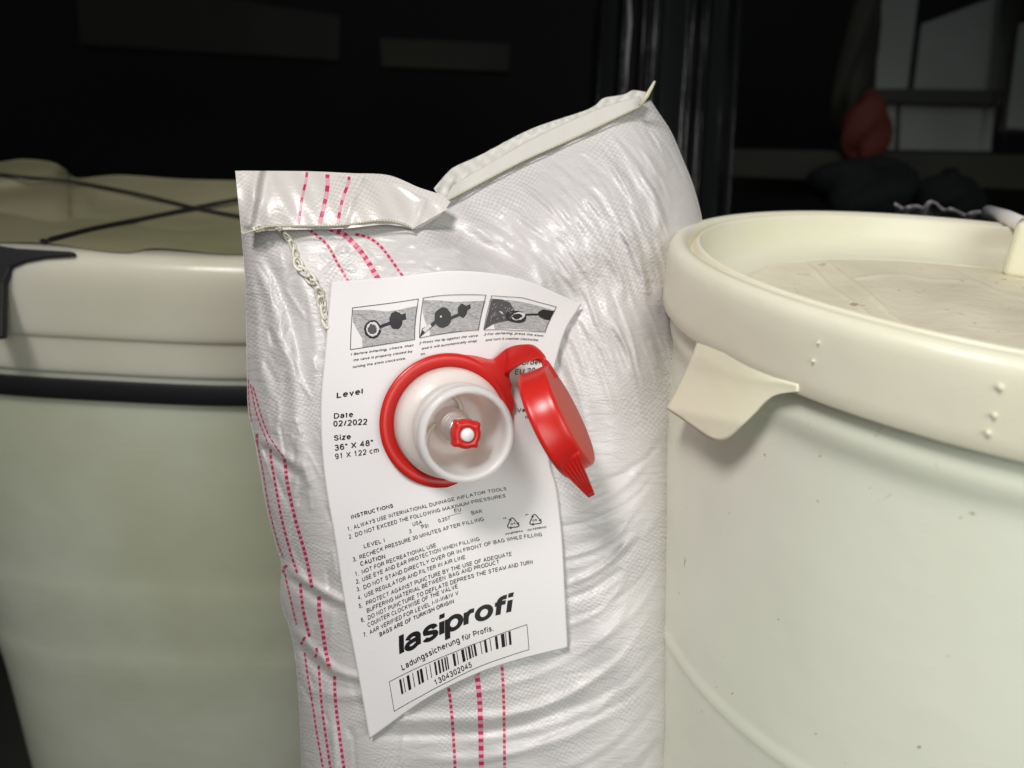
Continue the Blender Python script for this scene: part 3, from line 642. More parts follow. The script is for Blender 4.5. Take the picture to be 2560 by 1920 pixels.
def stroke_mesh(P, w, V, F):
    P = [np.array(p, float) for p in P]; P = [P[0]]+[b for a, b in zip(P[:-1], P[1:]) if np.linalg.norm(b-a) > 1e-4]
    closed = np.linalg.norm(P[0]-P[-1]) < 1e-3
    n = len(P); b0 = len(V)
    for k in range(n):
        a = P[k-1] if k > 0 else (P[-2] if closed else None); c = P[k+1] if k < n-1 else (P[1] if closed else None)
        d1 = (P[k]-a)/np.linalg.norm(P[k]-a) if a is not None else None; d2 = (c-P[k])/np.linalg.norm(c-P[k]) if c is not None else None
        if d1 is None: d1 = d2
        if d2 is None: d2 = d1
        n1 = np.array([-d1[1], d1[0]]); n2 = np.array([-d2[1], d2[0]]); m = n1+n2; L = np.linalg.norm(m)
        if L < .25: m, sc = n1, 1.0
        else: m = m/L; sc = min(1/max(m@n1, .2), 2.2)
        V.append(P[k]+m*w/2*sc); V.append(P[k]-m*w/2*sc)
    for k in range(n-1): F.append((b0+2*k, b0+2*k+1, b0+2*k+3, b0+2*k+2))
def glyphs(txt, bold=0.0, shear=0.0):
    w = .138+bold*2.2; gap = (.19+w*.30 if bold < .025 else .05); V, F = [], []; x = 0
    for ch in txt:
        wd, st = FONT[ch]
        for pl in st:
            ends = [(a+x, b*(1-w)+w/2 if 0 <= b <= 1 else b) for a, b in pl]
            stroke_mesh(ends, w, V, F)
        x += wd+gap+(w*(.4 if bold < .025 else .78) if ch != ' ' else 0)
    v = np.array(V); v[:, 0] += v[:, 1]*shear
    return v, F
CAPH = None
def text(txt, a, b, cap, bold=0.0, shear=0.0, mi=0):
    """baseline from a to b (photo pixels), capital height in the same units"""
    global CAPH
    if CAPH is None: CAPH = 1.0
    v, f = glyphs(txt, bold, shear)
    s, t = Finv([a[0], b[0]], [a[1], b[1]]); p0 = np.array([s[0], t[0]]); p1 = np.array([s[1], t[1]])
    base0 = v[:, 0].min(); wdt = v[:, 0].max()-base0; ex = (p1-p0)/wdt; ln = np.linalg.norm(p1-p0); ey = np.array([0.0, -1.0])*cap/CAPH
    q = p0+(v[:, :1]-base0)*ex+v[:, 1:]*ey
    return (q, f, 'st', 2, mi)
def poly(pts, lvl, mi, space='px'):
    return (np.asarray(pts, float), [tuple(range(len(pts)))], space, lvl, mi)
def line(pts, w, lvl=3, mi=0, closed=False):
    P = [np.array(p, float) for p in pts]
    if closed: P.append(P[0])
    V, F = [], []
    for a, b in zip(P[:-1], P[1:]):
        t = (b-a)/np.linalg.norm(b-a); n = np.array([-t[1], t[0]])*w/2; k = len(V)
        V += [a+n-t*w/2, b+n+t*w/2, b-n+t*w/2, a-n-t*w/2]; F.append((k, k+1, k+2, k+3))
    return (np.array(V), F, 'px', lvl, mi)
def q3(*p): return zc(p, 840, 1200, 3.95)
def q6(*p): return zc(p, 800, 1180, 2.4394)
def q5(*p): return zc(p, 780, 680, 2.9625)
def qt(*p): return zc(p, 840, 720, 3.95)
TX = []
def add(txt, pts, cap, bold=.004, shear=0, mi=0): TX.append(text(txt, pts[0], pts[1], cap, bold, shear, mi))
add('INSTRUCTIONS', q3((153,388),(566,270)), 11, .022)
add('1.', q3((118,505),(152,497)), 11); add('ALWAYS USE INTERNATIONAL DUNNAGE INFLATOR TOOLS', q3((178,487),(1685,100)), 11)
add('2.', q3((128,583),(160,573)), 11); add('DO NOT EXCEED THE FOLLOWING MAXIMUM PRESSURES', q3((192,563),(1676,172)), 11)
add('USA', q3((760,457),(852,430)), 11); add('EU', q3((1172,322),(1238,307)), 11); add('3', q3((725,528),(747,522)), 11)
add('PSI', q3((850,486),(915,466)), 11); add('0.207', q3((1015,422),(1132,389)), 11); add('BAR', q3((1342,343),(1447,326)), 11)
TX.append(line(q3((830,450),(860,442)), 1.2, 2, 1)); TX.append(line(q3((1130,352),(1235,325)), 1.0, 2, 1))
add('LEVEL I', q3((278,676),(482,614)), 11)
add('3.', q3((168,808),(205,797)), 11); add('RECHECK PRESSURE 30 MINUTES AFTER FILLING', q3((235,785),(1463,402)), 11)
add('CAUTION', q3((242,852),(488,774)), 11.5, .022)
add('1.', q3((193,950),(225,942)), 11); add('NOT FOR RECREATIONAL USE', q3((258,930),(990,660)), 11)
add('2.', q3((198,1027),(235,1017)), 11); add('USE EYE AND EAR PROTECTION WHEN FILLING', q3((262,1005),(1420,598)), 11)
add('3.', q3((207,1103),(240,1093)), 11); add('DO NOT STAND DIRECTLY OVER OR IN FRONT OF BAG WHILE FILLING', q3((275,1083),(2036,554)), 11)
add('4.', q3((218,1185),(252,1175)), 11); add('USE REGULATOR AND FILTER IN AIR LINE', q3((285,1163),(1278,778)), 11)
add('5.', q3((228,1268),(262,1258)), 11); add('PROTECT AGAINST PUNCTURE BY THE USE OF ADEQUATE', q3((300,1243),(1735,748)), 11)
add('BUFFERING MATERIAL BETWEEN  BAG AND PRODUCT', q3((307,1315),(1612,828)), 11)
add('6.', q3((250,1407),(285,1397)), 11); add('DO NOT PUNCTURE TO DEFLATE DEPRESS THE STEAM AND TURN', q3((318,1383),(1943,828)), 11)
add('COUNTER CLOCKWISE OF THE VALVE', q3((315,1457),(1203,1068)), 11)
add('7.', q3((275,1553),(305,1543)), 11); add('AAR VERIFIED FOR LEVEL I-II-III&IV V', q3((335,1527),(1210,1133)), 11)
add('BAGS ARE OF TURKISH ORIGIN', q3((433,1550),(1165,1215)), 11, .020)
add('PE', q3((1652,390),(1688,382)), 5, .004, .2, 1); add('PP', q3((1870,357),(1906,348)), 5, .004, .2, 1)
add('04', q3((1728,447),(1772,436)), 6, .02); add('05', q3((1942,412),(1986,402)), 6, .02)
add('INNERBAG', q3((1675,545),(1848,512)), 5.6, .012, .25); add('OUTERBAG', q3((1893,505),(2078,472)), 5.6, .012, .25)
def recycle(cx, cy, r):
    c = [np.array((cx+r*math.cos(a), cy+r*math.sin(a)*.92)) for a in [(-98+120*k)*math.pi/180 for k in range(3)]]
    for k in range(3):
        p, q, nx = c[k], c[(k+1) % 3], c[(k+2) % 3]; e = q-p; t = e/np.linalg.norm(e); n = np.array([-t[1], t[0]])
        a, b = p+e*.22, p+e*.66; e0 = (nx-p)/np.linalg.norm(nx-p)
        TX.append(line([p+e0*5, p+t*4+e0*1, a, b], 2.4, 2, 0))
        TX.append(poly([b+n*4.2, b+t*6.5, b-n*4.2], 2, 0))
recycle(*q3((1748,432))[0], 20); recycle(*q3((1968,398))[0], 20)
add('lasiprofi', q6((487,1124),(1188,856)), 58, .0265, .15)
add('Ladungssicherung für Profis.', q6((503,1212),(1058,968)), 18, .010)
add('1304302045', q6((706,1302),(928,1190)), 18, .008)
TX.append(line(q6((422,1280),(560,1210),(700,1148),(840,1090),(980,1035),(1120,980),(1262,930)), 1.1)); TX.append(line(q6((1262,930),(1275,1083)), 1.1)); TX.append(line(q6((1275,1083),(1100,1140),(930,1205),(780,1280),(620,1365),(452,1460)), 1.1)); TX.append(line(q6((452,1460),(422,1280)), 1.1))
add('Level', q5((182,935),(376,903)), 15, .022); add('Date', q5((162,1087),(305,1074)), 13, .014); add('02/2022', q5((158,1146),(409,1130)), 14, .018)
add('Size', q5((163,1250),(289,1238)), 13, .020); add('36" X 48"', q5((168,1325),(452,1283)), 14.5, .014); add('91 X 122 cm', q5((172,1388),(495,1336)), 14, .004)
add('Order', q5((1548,690),(1696,683)), 12, .012); add('EU 20', q5((1502,760),(1648,750)), 13, .004); add('Va', q5((1520,1040),(1578,1034)), 13, .004); add('0', q5((1578,1085),(1602,1083)), 9)
for t_, p_ in [('1 Before inflating, check that', qt((145,668),(765,575))), ('the valve is properly closed by', qt((172,724),(755,634))), ('turning the stem clockwise.', qt((165,792),(690,704))),
               ('2 Press the lip against the valve', qt((818,557),(1398,480))), ('and it will automatically snap', qt((845,610),(1390,532))), ('on.', qt((835,664),(882,657))),
               ('3 For deflating, press the stem', qt((1458,472),(2045,484))), ('and turn it counter clockwise.', qt((1475,527),(2000,526)))]:
    add(t_, p_, 6.4, .012, .18)
map_print('printed_text', TX, LABEL)
# barcode
BC = []; tops = np.array(q6((482,1268),(700,1158),(940,1052),(1168,968))); bots = np.array(q6((497,1357),(712,1238),(952,1122),(1174,1050)))
def at(P, f): return np.array([np.interp(f, [0, .32, .67, 1], P[:, k]) for k in range(2)])
x = 0.0
bars = [(0,.018),(.034,.006),(.066,.024),(.118,.006),(.158,.016),(.184,.022),(.236,.006),(.272,.006),(.312,.016),(.345,.016),(.375,.014),(.402,.012),(.422,.010),(.476,.020),(.512,.006),(.553,.024),(.590,.008),(.612,.018),(.640,.010),(.662,.018),(.722,.006),(.756,.020),(.806,.006),(.852,.022),(.905,.030),(.944,.006),(.972,.020)]
for f0, w in bars:
    BC.append(poly([at(tops, f0), at(tops, f0+w), at(bots, f0+w), at(bots, f0)], 2, 0))
map_print('barcode', BC, LABEL)
# three small printed pictures
PI = []
def blob(cx, cy, rx, ry, n=26, j=.06, rot=0):
    out = []
    for k in range(n):
        a = 2*math.pi*k/n; r = 1+rng.uniform(-j, j); x, y = rx*r*math.cos(a), ry*r*math.sin(a)
        out.append((cx+x*math.cos(rot)-y*math.sin(rot), cy+x*math.sin(rot)+y*math.cos(rot)))
    return out
PI.append(poly(qt((165,218),(350,215),(500,232),(640,212),(720,190),(810,178),(777,505),(262,585),(258,500),(200,400),(166,330)), 0, 3))
PI.append(poly(qt(*blob(362,408,84,92)), 1, 0)); PI.append(poly(qt(*blob(362,406,62,70)), 2, 2)); PI.append(poly(qt(*blob(358,408,42,48, j=.2)), 3, 1))
PI.append(line(qt((425,390),(475,368),(560,338)), 8, 1)); PI.append(poly(qt(*blob(592,320,66,90)), 1, 0)); PI.append(poly(qt((640,262),(688,248),(694,310),(645,322)), 2, 0))
PI.append(line(qt((170,255),(250,270),(325,325)), .8, 1, 1)); PI.append(line(qt((430,400),(475,440),(540,450)), 1.0, 2, 2))
PI.append(line(qt((163,195),(813,107),(777,508),(143,608)), 1.3, 4, 0, True))
PI.append(poly(qt((862,120),(1000,122),(1200,138),(1478,128),(1408,412),(925,475),(930,440),(880,330),(856,240)), 0, 3))
PI.append(poly(qt(*blob(1056,295,86,102)), 1, 0)); PI.append(poly(qt(*blob(1248,225,48,68)), 1, 0)); PI.append(line(qt((1130,300),(1210,265)), 8, 1)); PI.append(poly(qt((1280,180),(1326,158),(1330,200),(1290,225)), 2, 0))
PI.append(poly(qt((975,320),(930,360),(850,400),(826,490),(920,410),(985,360)), 1, 0)); PI.append(poly(qt((852,410),(925,350),(945,380),(880,440)), 2, 2)); PI.append(poly(qt(*blob(1036,282,10,10,10)), 2, 2))
PI.append(line(qt((1300,250),(1405,305)), .9, 1, 1))
PI.append(line(qt((862,98),(1000,78),(1150,67),(1320,65),(1482,70),(1408,415),(1200,430),(1010,458),(825,493)), 1.3, 4, 0, True))
PI.append(poly(qt((1538,118),(1700,118),(1900,150),(2168,225),(2065,435),(1570,405),(1560,370),(1600,330),(1520,240)), 0, 3))
PI.append(poly(qt((1537,105),(1640,112),(1720,145),(1765,225),(1860,235),(1700,325),(1560,352),(1464,412),(1500,260)), 1, 1))
PI.append(poly(qt(*blob(1780,285,105,60, rot=.1)), 2, 0)); PI.append(poly(qt(*blob(1800,278,66,38, rot=-.2)), 3, 2)); PI.append(poly(qt(*blob(1790,280,48,28, j=.2)), 4, 0))
PI.append(line(qt((1880,265),(2000,262)), 5, 2)); PI.append(poly(qt((1995,240),(2040,210),(2150,228),(2115,318),(2060,312),(2005,282)), 2, 0)); PI.append(poly(qt((1610,225),(1640,235),(1655,262),(1625,245)), 3, 2))
for k in range(70):
    xx, yy = rng.uniform(1510, 1740), rng.uniform(125, 330)
    if yy > 340-(xx-1510)*.1 or xx > 1690 and yy < 200: continue
    PI.append(line(qt((xx, yy), (xx+rng.uniform(6, 14), yy-rng.uniform(8, 16))), 1.0, 2, 0 if k % 2 else 3))
PI.append(line(qt((1538,77),(1700,88),(1845,97),(2000,140),(2177,187),(2065,437),(1760,420),(1460,415)), 1.3, 5, 0, True))
map_print('instruction_pictures', PI, LABEL)

# ------------------------------------------------------------------ valve
mm = .001
O = W(1118, 1052, .3425)
ax = 11.5*RIGHT-4.5*UP-33*FWD; ax /= np.linalg.norm(ax)
vu = RIGHT-ax*(RIGHT@ax); vu /= np.linalg.norm(vu); vv = np.cross(ax, vu)      # vv is roughly up
def VP(x, y, h): return O+vu*x*mm+vv*y*mm+ax*h*mm
prof = [(24.6,1.6),(24.8,2.4),(24.6,8.5),(24.0,11.5),(22.6,13.6),(20.6,15.2),(19.2,16.2),(18.8,18),(18.8,22),(19.8,23),(20.4,23.6),(20.5,24.6),(19.4,25.6),(18.6,26.4),(18.6,28.6),(19.8,29.6),(20.3,30.4),(20.4,32.8),(19.9,34.2),(18.9,34.8),(17.9,34.8),(17.3,34.3),(17.0,33),(16.4,12),(15,8.6),(13,7.6),(8.4,7.6),(7.8,8.4),(7.2,11),(6,11.6),(0.05,11.6)]
V, F = lathe([(r*mm, h*mm) for r, h in rounded(prof, 2)], 120, O, ax, vu, vv)
VALVE = mesh_obj('valve_neck', V, F, M['milky'], BAG)
# ribs inside the cup
rb = Acc()
for k in range(3):
    a0 = math.radians(38+120*k); pts = []
    for t in np.linspace(0, 1, 12):
        a = a0+t*1.0; r = 4+10.5*t; pts.append(VP(r*math.cos(a), r*math.sin(a), 8.6))
    V, F = tube(pts, .0011, 8); rb.add(V, F)
rb.build('cup_rib', M['rib'], VALVE)
# red ring and its strap in one moulding
ring = [(24.9,.3),(29.6,.3),(30.6,.8),(30.8,1.6),(30.2,2.4),(29.0,2.7),(24.9,2.7),(24.7,1.5),(24.9,.3)]
V, F = lathe([(r*mm, h*mm) for r, h in ring], 140, O, ax, vu, vv)
ringo = mesh_obj('valve_ring', V, F, M['red'], VALVE)
def ring_pt(px, py, h=2.2):
    """point of the ring's own plane under a pixel"""
    v = ray(px, py); p0 = O+ax*h*mm; return CAM+v*(((p0-CAM)@ax)/(v@ax))
outer = [(1150,886),(1190,891),(1228,899),(1241,892),(1268,871),(1307,861),(1333,865),(1359,890),(1373,915),(1383,930),(1391,943)]
inner = [(1262,1060),(1284,1015),(1277,975),(1268,948),(1272,930),(1307,908),(1333,902),(1352,902),(1361,916),(1364,932),(1362,945)]
dr0 = [float((ring_pt(*p)-CAM)@FWD) for p in outer]; di0 = [float((ring_pt(*p)-CAM)@FWD) for p in inner]
do = [dr0[0]+.0022, dr0[1]+.0008, dr0[2], dr0[3]-.0008, dr0[4]-.004, .333, .328, .324, .323, .324, .325]
di = [di0[0]+.0022, di0[1]+.0008, di0[2], di0[3]-.0005, .342, .334, .329, .3235, .320, .3185, .317]
oo = smooth_curve([(*p, d) for p, d in zip(outer, do)], 60); ii = smooth_curve([(*p, d) for p, d in zip(inner, di)], 60)
# same parameter along both edges
w8 = np.linspace(0, 1, 9)[None, :, None]; SG = oo[:, None]*(1-w8)+ii[:, None]*w8
st = mesh_obj('cap_strap', W(SG[..., 0], SG[..., 1], SG[..., 2]).reshape(-1, 3), grid_faces(60, 9), M['red'], VALVE)
solidify(st, .0022, 0); bevel(st, .0006, 2)
# cap
Cc = W(1428, 1034, .3185); n2 = RIGHT*.894+UP*.447; n2 -= 0; cax = n2*math.sin(math.radians(78))-FWD*math.cos(math.radians(78)); cax /= np.linalg.norm(cax)
maj = -UP*.894+RIGHT*.447; maj = maj-cax*(maj@cax); maj /= np.linalg.norm(maj); cw = np.cross(cax, maj)
capp = [(0.05,0),(21.6,0),(22.3,-.2),(22.8,-.7),(23.0,-1.5),(23.2,-3),(23.6,-9.5),(24.2,-10.4),(24.2,-12),(23.6,-12.6),(22.2,-12.6),(21.8,-12),(21.6,-3),(21,-2.4),(.05,-2.4)]
V, F = lathe([(r*mm, h*mm) for r, h in capp], 120, Cc, cax, maj, cw)
mi = [1 if (k//120) == 0 else 0 for k in range(len(F))]
CAP = mesh_obj('valve_cap', V, F, [M['red'], M['redmatte']], VALVE, midx=mi)
# ribbed grip of the cap
def CP(a, b, h): return Cc+maj*a*mm+cw*b*mm+cax*h*mm
gr = Acc(); nr, nc = 12, 30; GV = []
for side in (0, 1):
    for i in range(nr):
        t = i/(nr-1); pa = np.interp(t, [0, .35, .7, 1], [13.5, 20.5, 28, 34.5]); pb = np.interp(t, [0, .35, .7, 1], [-18.9, -14.5, -8.5, -3.5])
        h0, h1 = -12.2+3.4*t, -1.2-4.6*t
        for j in range(nc):
            s = j/(nc-1); rid = .55*max(0, math.sin(s*math.pi*11))*math.sin(min(1, max(0, t-.12)*1.6)*math.pi)**.5 if side == 0 else 0
            GV.append(CP(pa-side*.9, pb-rid+side*1.3, h0+(h1-h0)*s))
gr.add(GV[:nr*nc], grid_faces(nr, nc)); gr.add(GV[nr*nc:], grid_faces(nr, nc, flip=True))
for j in range(nc-1):
    b = nr*nc; gr.f.append((j+1, j, j+b, j+1+b)); e = (nr-1)*nc; gr.f.append((e+j, e+j+1, e+j+1+b, e+j+b)); gr.m += [0, 0]
for i in range(nr-1):
    b = nr*nc; gr.f.append((i*nc, (i+1)*nc, (i+1)*nc+b, i*nc+b)); e = nc-1; gr.f.append(((i+1)*nc+e, i*nc+e, i*nc+e+b, (i+1)*nc+e+b)); gr.m += [0, 0]
gr.build('cap_grip', M['red'], VALVE)
# spring, stem, knob
pts = []
for k in range(260):
    t = k/259; a = t*2*math.pi*5; r = 5.9-.4*t; pts.append(VP(r*math.cos(a), r*math.sin(a), 12.2+15.5*t))
V, F = tube(pts, .0008, 10); mesh_obj('spring', V, F, M['steel'], VALVE)
V, F = lathe([(4.6*mm,11*mm),(4.4*mm,27.5*mm),(2.5*mm,27.8*mm)], 40, O, ax, vu, vv); mesh_obj('spring_core', V, F, M['sleeve'], VALVE)  # dark tube added to give the shade between the spring coils
V, F = lathe([(.05*mm,8*mm),(2.9*mm,8*mm),(2.9*mm,33*mm),(2.75*mm,34.2*mm),(2.1*mm,34.8*mm),(.05*mm,34.9*mm)], 40, O, ax, vu, vv); mesh_obj('valve_stem', V, F, M['stem'], VALVE)
def knobmod(r, h, a):
    if r < .0042: return r
    return r*(1+.20*max(0, math.cos(4*(a-math.radians(38))))**3-.02)
kp = [(2.9,28.3),(5.5,28.3),(6.2,28.9),(6.3,30),(6.2,32.6),(5.7,33.5),(4.6,33.9),(3.4,33.8),(2.95,33.2),(2.9,28.3)]
V, F = lathe([(r*mm, h*mm) for r, h in kp], 96, O, ax, vu, vv, knobmod); mesh_obj('valve_knob', V, F, M['red'], VALVE)

# ------------------------------------------------------------------ bucket on the right
BC0 = np.array([.2306, .3444]); ZR = .373
BUCKET = empty('plastic_bucket', (BC0[0], BC0[1], -.25), 'pale yellowish plastic bucket with a recessed lid and snap-on rim, right of the white bag', 'bucket')
o3 = np.array([BC0[0], BC0[1], ZR]); ex, ey, ez = np.eye(3)
body_p = [(.05,-622),(128,-622),(132,-618),(146.6,-204),(147.0,-199),(147.5,-197),(147.5,-193),(147.2,-190),(147.3,-187),(151.2,-62),(151.6,-52),(153.4,-47),(154.6,-43),(154.8,-40),(154.8,-27),(153.6,-23),(153,-6),(150,-6),(149,-45),(128,-612),(.05,-612)]
V, F = lathe([(r*mm, h*mm) for r, h in rounded(body_p, 1)], 220, o3, ez, ex, ey)
mesh_obj('bucket_wall', V, F, M['bucket'], BUCKET)
lid_p = [(158.8,-31.0),(159.4,-31.3),(159.9,-30.5),(160.2,-8),(159.4,-3.6),(157.6,-1.0),(155,0),(152.4,-.6),(150.6,-2.6),(149.6,-5.5),(148.6,-6.5),(147.6,-4),(146.8,-1.4),(145.6,-.6),(144.6,-1.6),(143.9,-4),(142.4,-12),(139.5,-18.5),(133,-22.2),(120,-23.6)]
V, F = lathe([(r*mm, h*mm) for r, h in rounded(lid_p, 1)], 260, o3, ez, ex, ey)
LID = mesh_obj('lid', V, F, M['lid'], BUCKET); solidify(LID, .0012, -1)
nr, ns_ = 130, 520; V = []
CR = [(np.array([on_plane(x_, y_, ZR-.0236)[:2] for x_, y_ in pl]), w_, a_) for pl, w_, a_ in [
    ([(1955,590),(2010,612),(2110,690),(2230,780),(2330,860)], .0012, .0012), ([(1950,600),(1990,640),(2080,715),(2180,790),(2250,860)], .0014, .0010),
    ([(1850,590),(1905,600),(1955,592),(2010,596)], .0012, .0008), ([(2030,598),(2100,575),(2200,548)], .0014, .0009), ([(2150,700),(2260,690),(2420,700),(2560,740)], .004, .0008), ([(2300,640),(2380,668),(2500,720)], .003, -.0007)]]
for i in range(nr):
    r = .1205*(i/(nr-1))
    for k in range(ns_):
        a = 2*math.pi*k/ns_; x, y = BC0[0]+r*math.cos(a), BC0[1]+r*math.sin(a)
        z = ZR-.0236+.0022*math.sin(14*(r))*0-.0012*math.cos(x*60+y*25)*(1-(r/.1205)**4)+.0006*math.sin(x*130-y*90)*(1-(r/.1205)**4)
        for pl, w_, a_ in CR:
            if abs(y-pl[0][1]) > .3: continue
            best = 1e9
            for q0, q1 in zip(pl[:-1], pl[1:]):
                e0, e1 = q1[0]-q0[0], q1[1]-q0[1]; t_ = ((x-q0[0])*e0+(y-q0[1])*e1)/(e0*e0+e1*e1); t_ = 0 if t_ < 0 else 1 if t_ > 1 else t_
                d_ = (x-q0[0]-t_*e0)**2+(y-q0[1]-t_*e1)**2
                if d_ < best: best = d_
            z += a_*math.exp(-best/(w_*w_))*(1-(r/.1205)**8)
        V.append((x, y, z))
mesh_obj('lid_floor', V, grid_faces(nr, ns_, wrap=True), M['lidfloor'], LID)
# pull tab hanging off the rim
tabp = [(1745,858),(1722,890),(1700,930),(1682,975),(1667,1022),(1700,1043),(1740,1072),(1775,1095),(1800,1100),(1822,1092),(1850,1068),(1885,1034),(1915,1003),(1945,982),(1980,974),(1990,930),(1900,880),(1820,860)]
tt_ = resample([(1748,846),(1773,850),(1820,864),(1880,905),(1940,938),(1996,960)], 70)
tbm = resample(smooth_curve([(1667,1022),(1700,1043),(1740,1072),(1775,1095),(1800,1101),(1822,1093),(1850,1068),(1885,1034),(1915,1003),(1945,986),(1996,978)], 200), 70)
V = []
for i in range(26):
    v = i/25
    for j in range(70):
        q = tt_[j]*(1-v)+tbm[j]*v; q = q+np.array([6*math.sin(v*math.pi)*max(0, 1-j/20), 0])
        hang = max(0, min(1, (q[1]-(925+(q[0]-1740)*.2))/110)); V.append(on_cyl(q[0], q[1], BC0, .1590+.0009*min(1, v*4)+.0030*hang**1.5))
tb = mesh_obj('pull_tab', V, grid_faces(26, 70, flip=True), M['tabfilm'], LID); solidify(tb, .0011, 0)
for cx_, cy_, r_ in [(2500,968,6),(2485,1038,5),(2470,1082,5),(2047,856,2.5),(2034,902,3)]:
    p = on_cyl(cx_, cy_, BC0, .1602); nrm = np.array([p[0]-BC0[0], p[1]-BC0[1], 0]); nrm /= np.linalg.norm(nrm); tn = np.array([-nrm[1], nrm[0], 0])
    V, F = lathe([(r_*.00016, -.0006), (r_*.00015, .0006), (r_*.00010, .0011), (.00001, .0012)], 16, p, nrm, tn, ez)
    mesh_obj('moulding_pip', V, F, M['lid'], LID)
# white grip block and handle bar in the right of the lid
V, F = box((.3158, .4288, ZR-.0236+.0155), .070, .028, .032, -.6); b_ = mesh_obj('lid_grip', V, F, M['lid'], LID, False); bevel(b_, .004, 4)
HB = [W(2470,530,.50), W(2520,545,.47), W(2600,580,.44)]
V, F = tube(HB, .0045, 12); mesh_obj('handle_bar', V, F, M['stem'], BUCKET)

# ------------------------------------------------------------------ tub on the left
pl_ = W(-330, 800, .56); xl = pl_[0]
TC = np.array([xl+.190, .50+.140]); ZT = .44-.121
TUB = empty('plastic_tub', (TC[0], TC[1], -.25), 'greenish translucent tub with thick lid, girdled by a black strap, left of the white bag', 'tub')
def super_loft(prof, c, a, b, p, seg, z0):
    V = []
    for off, h in prof:
        for k in range(seg):
            t = 2*math.pi*k/seg; ct, st_ = math.cos(t), math.sin(t)
            x = (a+off)*abs(ct)**(2/p)*np.sign(ct); y = (b+off)*abs(st_)**(2/p)*np.sign(st_); V.append((c[0]+x, c[1]+y, z0+h))
    return V, [tuple(f) for f in grid_faces(len(prof), seg, wrap=True)]
A_, B_, PW = .186, .140, 3.4
V, F = super_loft(rounded([(-.125,-.569),(-.010,-.569),(-.004,-.562),(-.004,-.40),(-.0012,-.355),(-.0026,-.335),(-.0008,-.30),(-.0004,-.278),(-.0016,-.262),(0,-.22),(0,-.10),(-.003,-.05)], 2), TC, A_, B_, PW, 200, ZT); mesh_obj('tub_wall', V, F, M['tub'], TUB)
V, F = super_loft(rounded([(-.001,-.086),(.0015,-.088),(.003,-.064),(.0035,-.060),(.0055,-.058),(.0065,-.050),(.0075,-.016),(.004,-.005),(-.003,-.0005),(-.012,0),(-.03,-.002),(-.11,-.002)], 2), TC, A_, B_, PW, 200, ZT); mesh_obj('tub_lid', V, F, M['tublid'], TUB)
V, F = super_loft([(.0012,-.1065),(.0042,-.1065),(.0045,-.1060),(.0045,-.0920),(.0042,-.0915),(.0012,-.0915)], TC, A_, B_, PW, 200, ZT)
tag(mesh_obj('webbing_strap', V, F, M['strap']), 'flat black webbing strap running round the left tub below its lid', 'strap')
# heap of beige film on the tub
tp = smooth_curve([(-120,420),(0,405),(60,398),(130,406),(165,425),(192,445),(300,438),(450,448),(590,452),(760,460)], 160)
bt = smooth_curve([(-120,706),(100,704),(300,700),(500,698),(760,694)], 160)
nn = 90; v = np.linspace(0, 1, nn)[:, None, None]; P = (1-v)*tp[None]+v*bt[None]; vv_ = np.linspace(0, 1, nn)[:, None]
dep = .535+.175*(1-vv_)**1.2*np.ones((1, 160))+.0*P[..., 0]
dep = dep-.016*near(P[..., 0], P[..., 1], [(-50,470),(200,520),(420,560),(560,600)], 60)+.012*near(P[..., 0], P[..., 1], [(250,500),(420,530),(600,530)], 30)-.014*near(P[..., 0], P[..., 1], [(100,610),(220,660),(330,690)], 40)+.02*near(P[..., 0], P[..., 1], [(180,445),(60,470),(-40,480)], 22)+.004*np.sin(P[..., 0]/47.+P[..., 1]/39.)
g = W(P[..., 0], P[..., 1], dep); gb_ = g.copy(); gb_[..., 2] = np.minimum(gb_[..., 2], ZT+.002)-.001; gb_[..., 1] += .03
g[..., 2] = np.maximum(g[..., 2], ZT+.0005)
nf_ = nn*160; hf = [tuple(f) for f in grid_faces(nn, 160, flip=True)]+[tuple(f) for f in grid_faces(nn, 160, off=nf_)]
for j in range(159): hf.append((j, j+nf_, j+1+nf_, j+1))
tag(mesh_obj('film_heap', np.vstack([g.reshape(-1, 3), gb_.reshape(-1, 3)]), hf, M['liner']), 'olive beige plastic film heaped on top of the left tub under crossed cords', 'plastic film')
htree = BVHTree.FromPolygons([Vector(v) for v in g.reshape(-1, 3)], [tuple(f) for f in grid_faces(nn, 160, flip=True)])
def cord(pl, rad, name, label):
    pts = []
    for x_, y_ in smooth_curve(pl, 40):
        h = hit(x_, y_, .004, tree=htree)
        pts.append((x_, y_, float((h-CAM)@FWD) if h is not None else .6))
    dd = np.array([p[2] for p in pts]); dd = np.minimum.reduce([dd, np.convolve(np.pad(dd, 4, 'edge'), np.ones(9)/9, 'valid')])
    q = [W(p[0], p[1], d-.004) for p, d in zip(pts, dd)]
    V, F = tube(q, rad, 8); return tag(mesh_obj(name, V, F, M['strap']), label, 'cord', 'black cords crossed over the tub')
cord([(-60,428),(0,436),(80,445),(170,453),(330,482),(490,520),(600,541),(720,560)], .0014, 'cord', 'thin black cord falling from upper left across the film heap')
cord([(20,626),(120,600),(240,570),(380,542),(490,519),(600,498),(720,480)], .0018, 'cord', 'thicker black cord rising from the buckle across the film heap')
bk = [(-60,600),(0,614),(40,620),(110,624),(178,628),(184,640),(110,646),(60,656),(24,670),(9,710),(6,846),(-60,852)]
bm = bmesh.new(); vs = [bm.verts.new(W(x_, y_, .505)) for x_, y_ in bk]; f_ = bm.faces.new(vs); r_ = bmesh.ops.extrude_face_region(bm, geom=[f_])
for v_ in [e for e in r_['geom'] if isinstance(e, bmesh.types.BMVert)]: v_.co += Vector(FWD*.006)
bmesh.ops.recalc_face_normals(bm, faces=bm.faces); me = bpy.data.meshes.new('strap_buckle'); bm.to_mesh(me); bm.free(); me.materials.append(M['strap'])
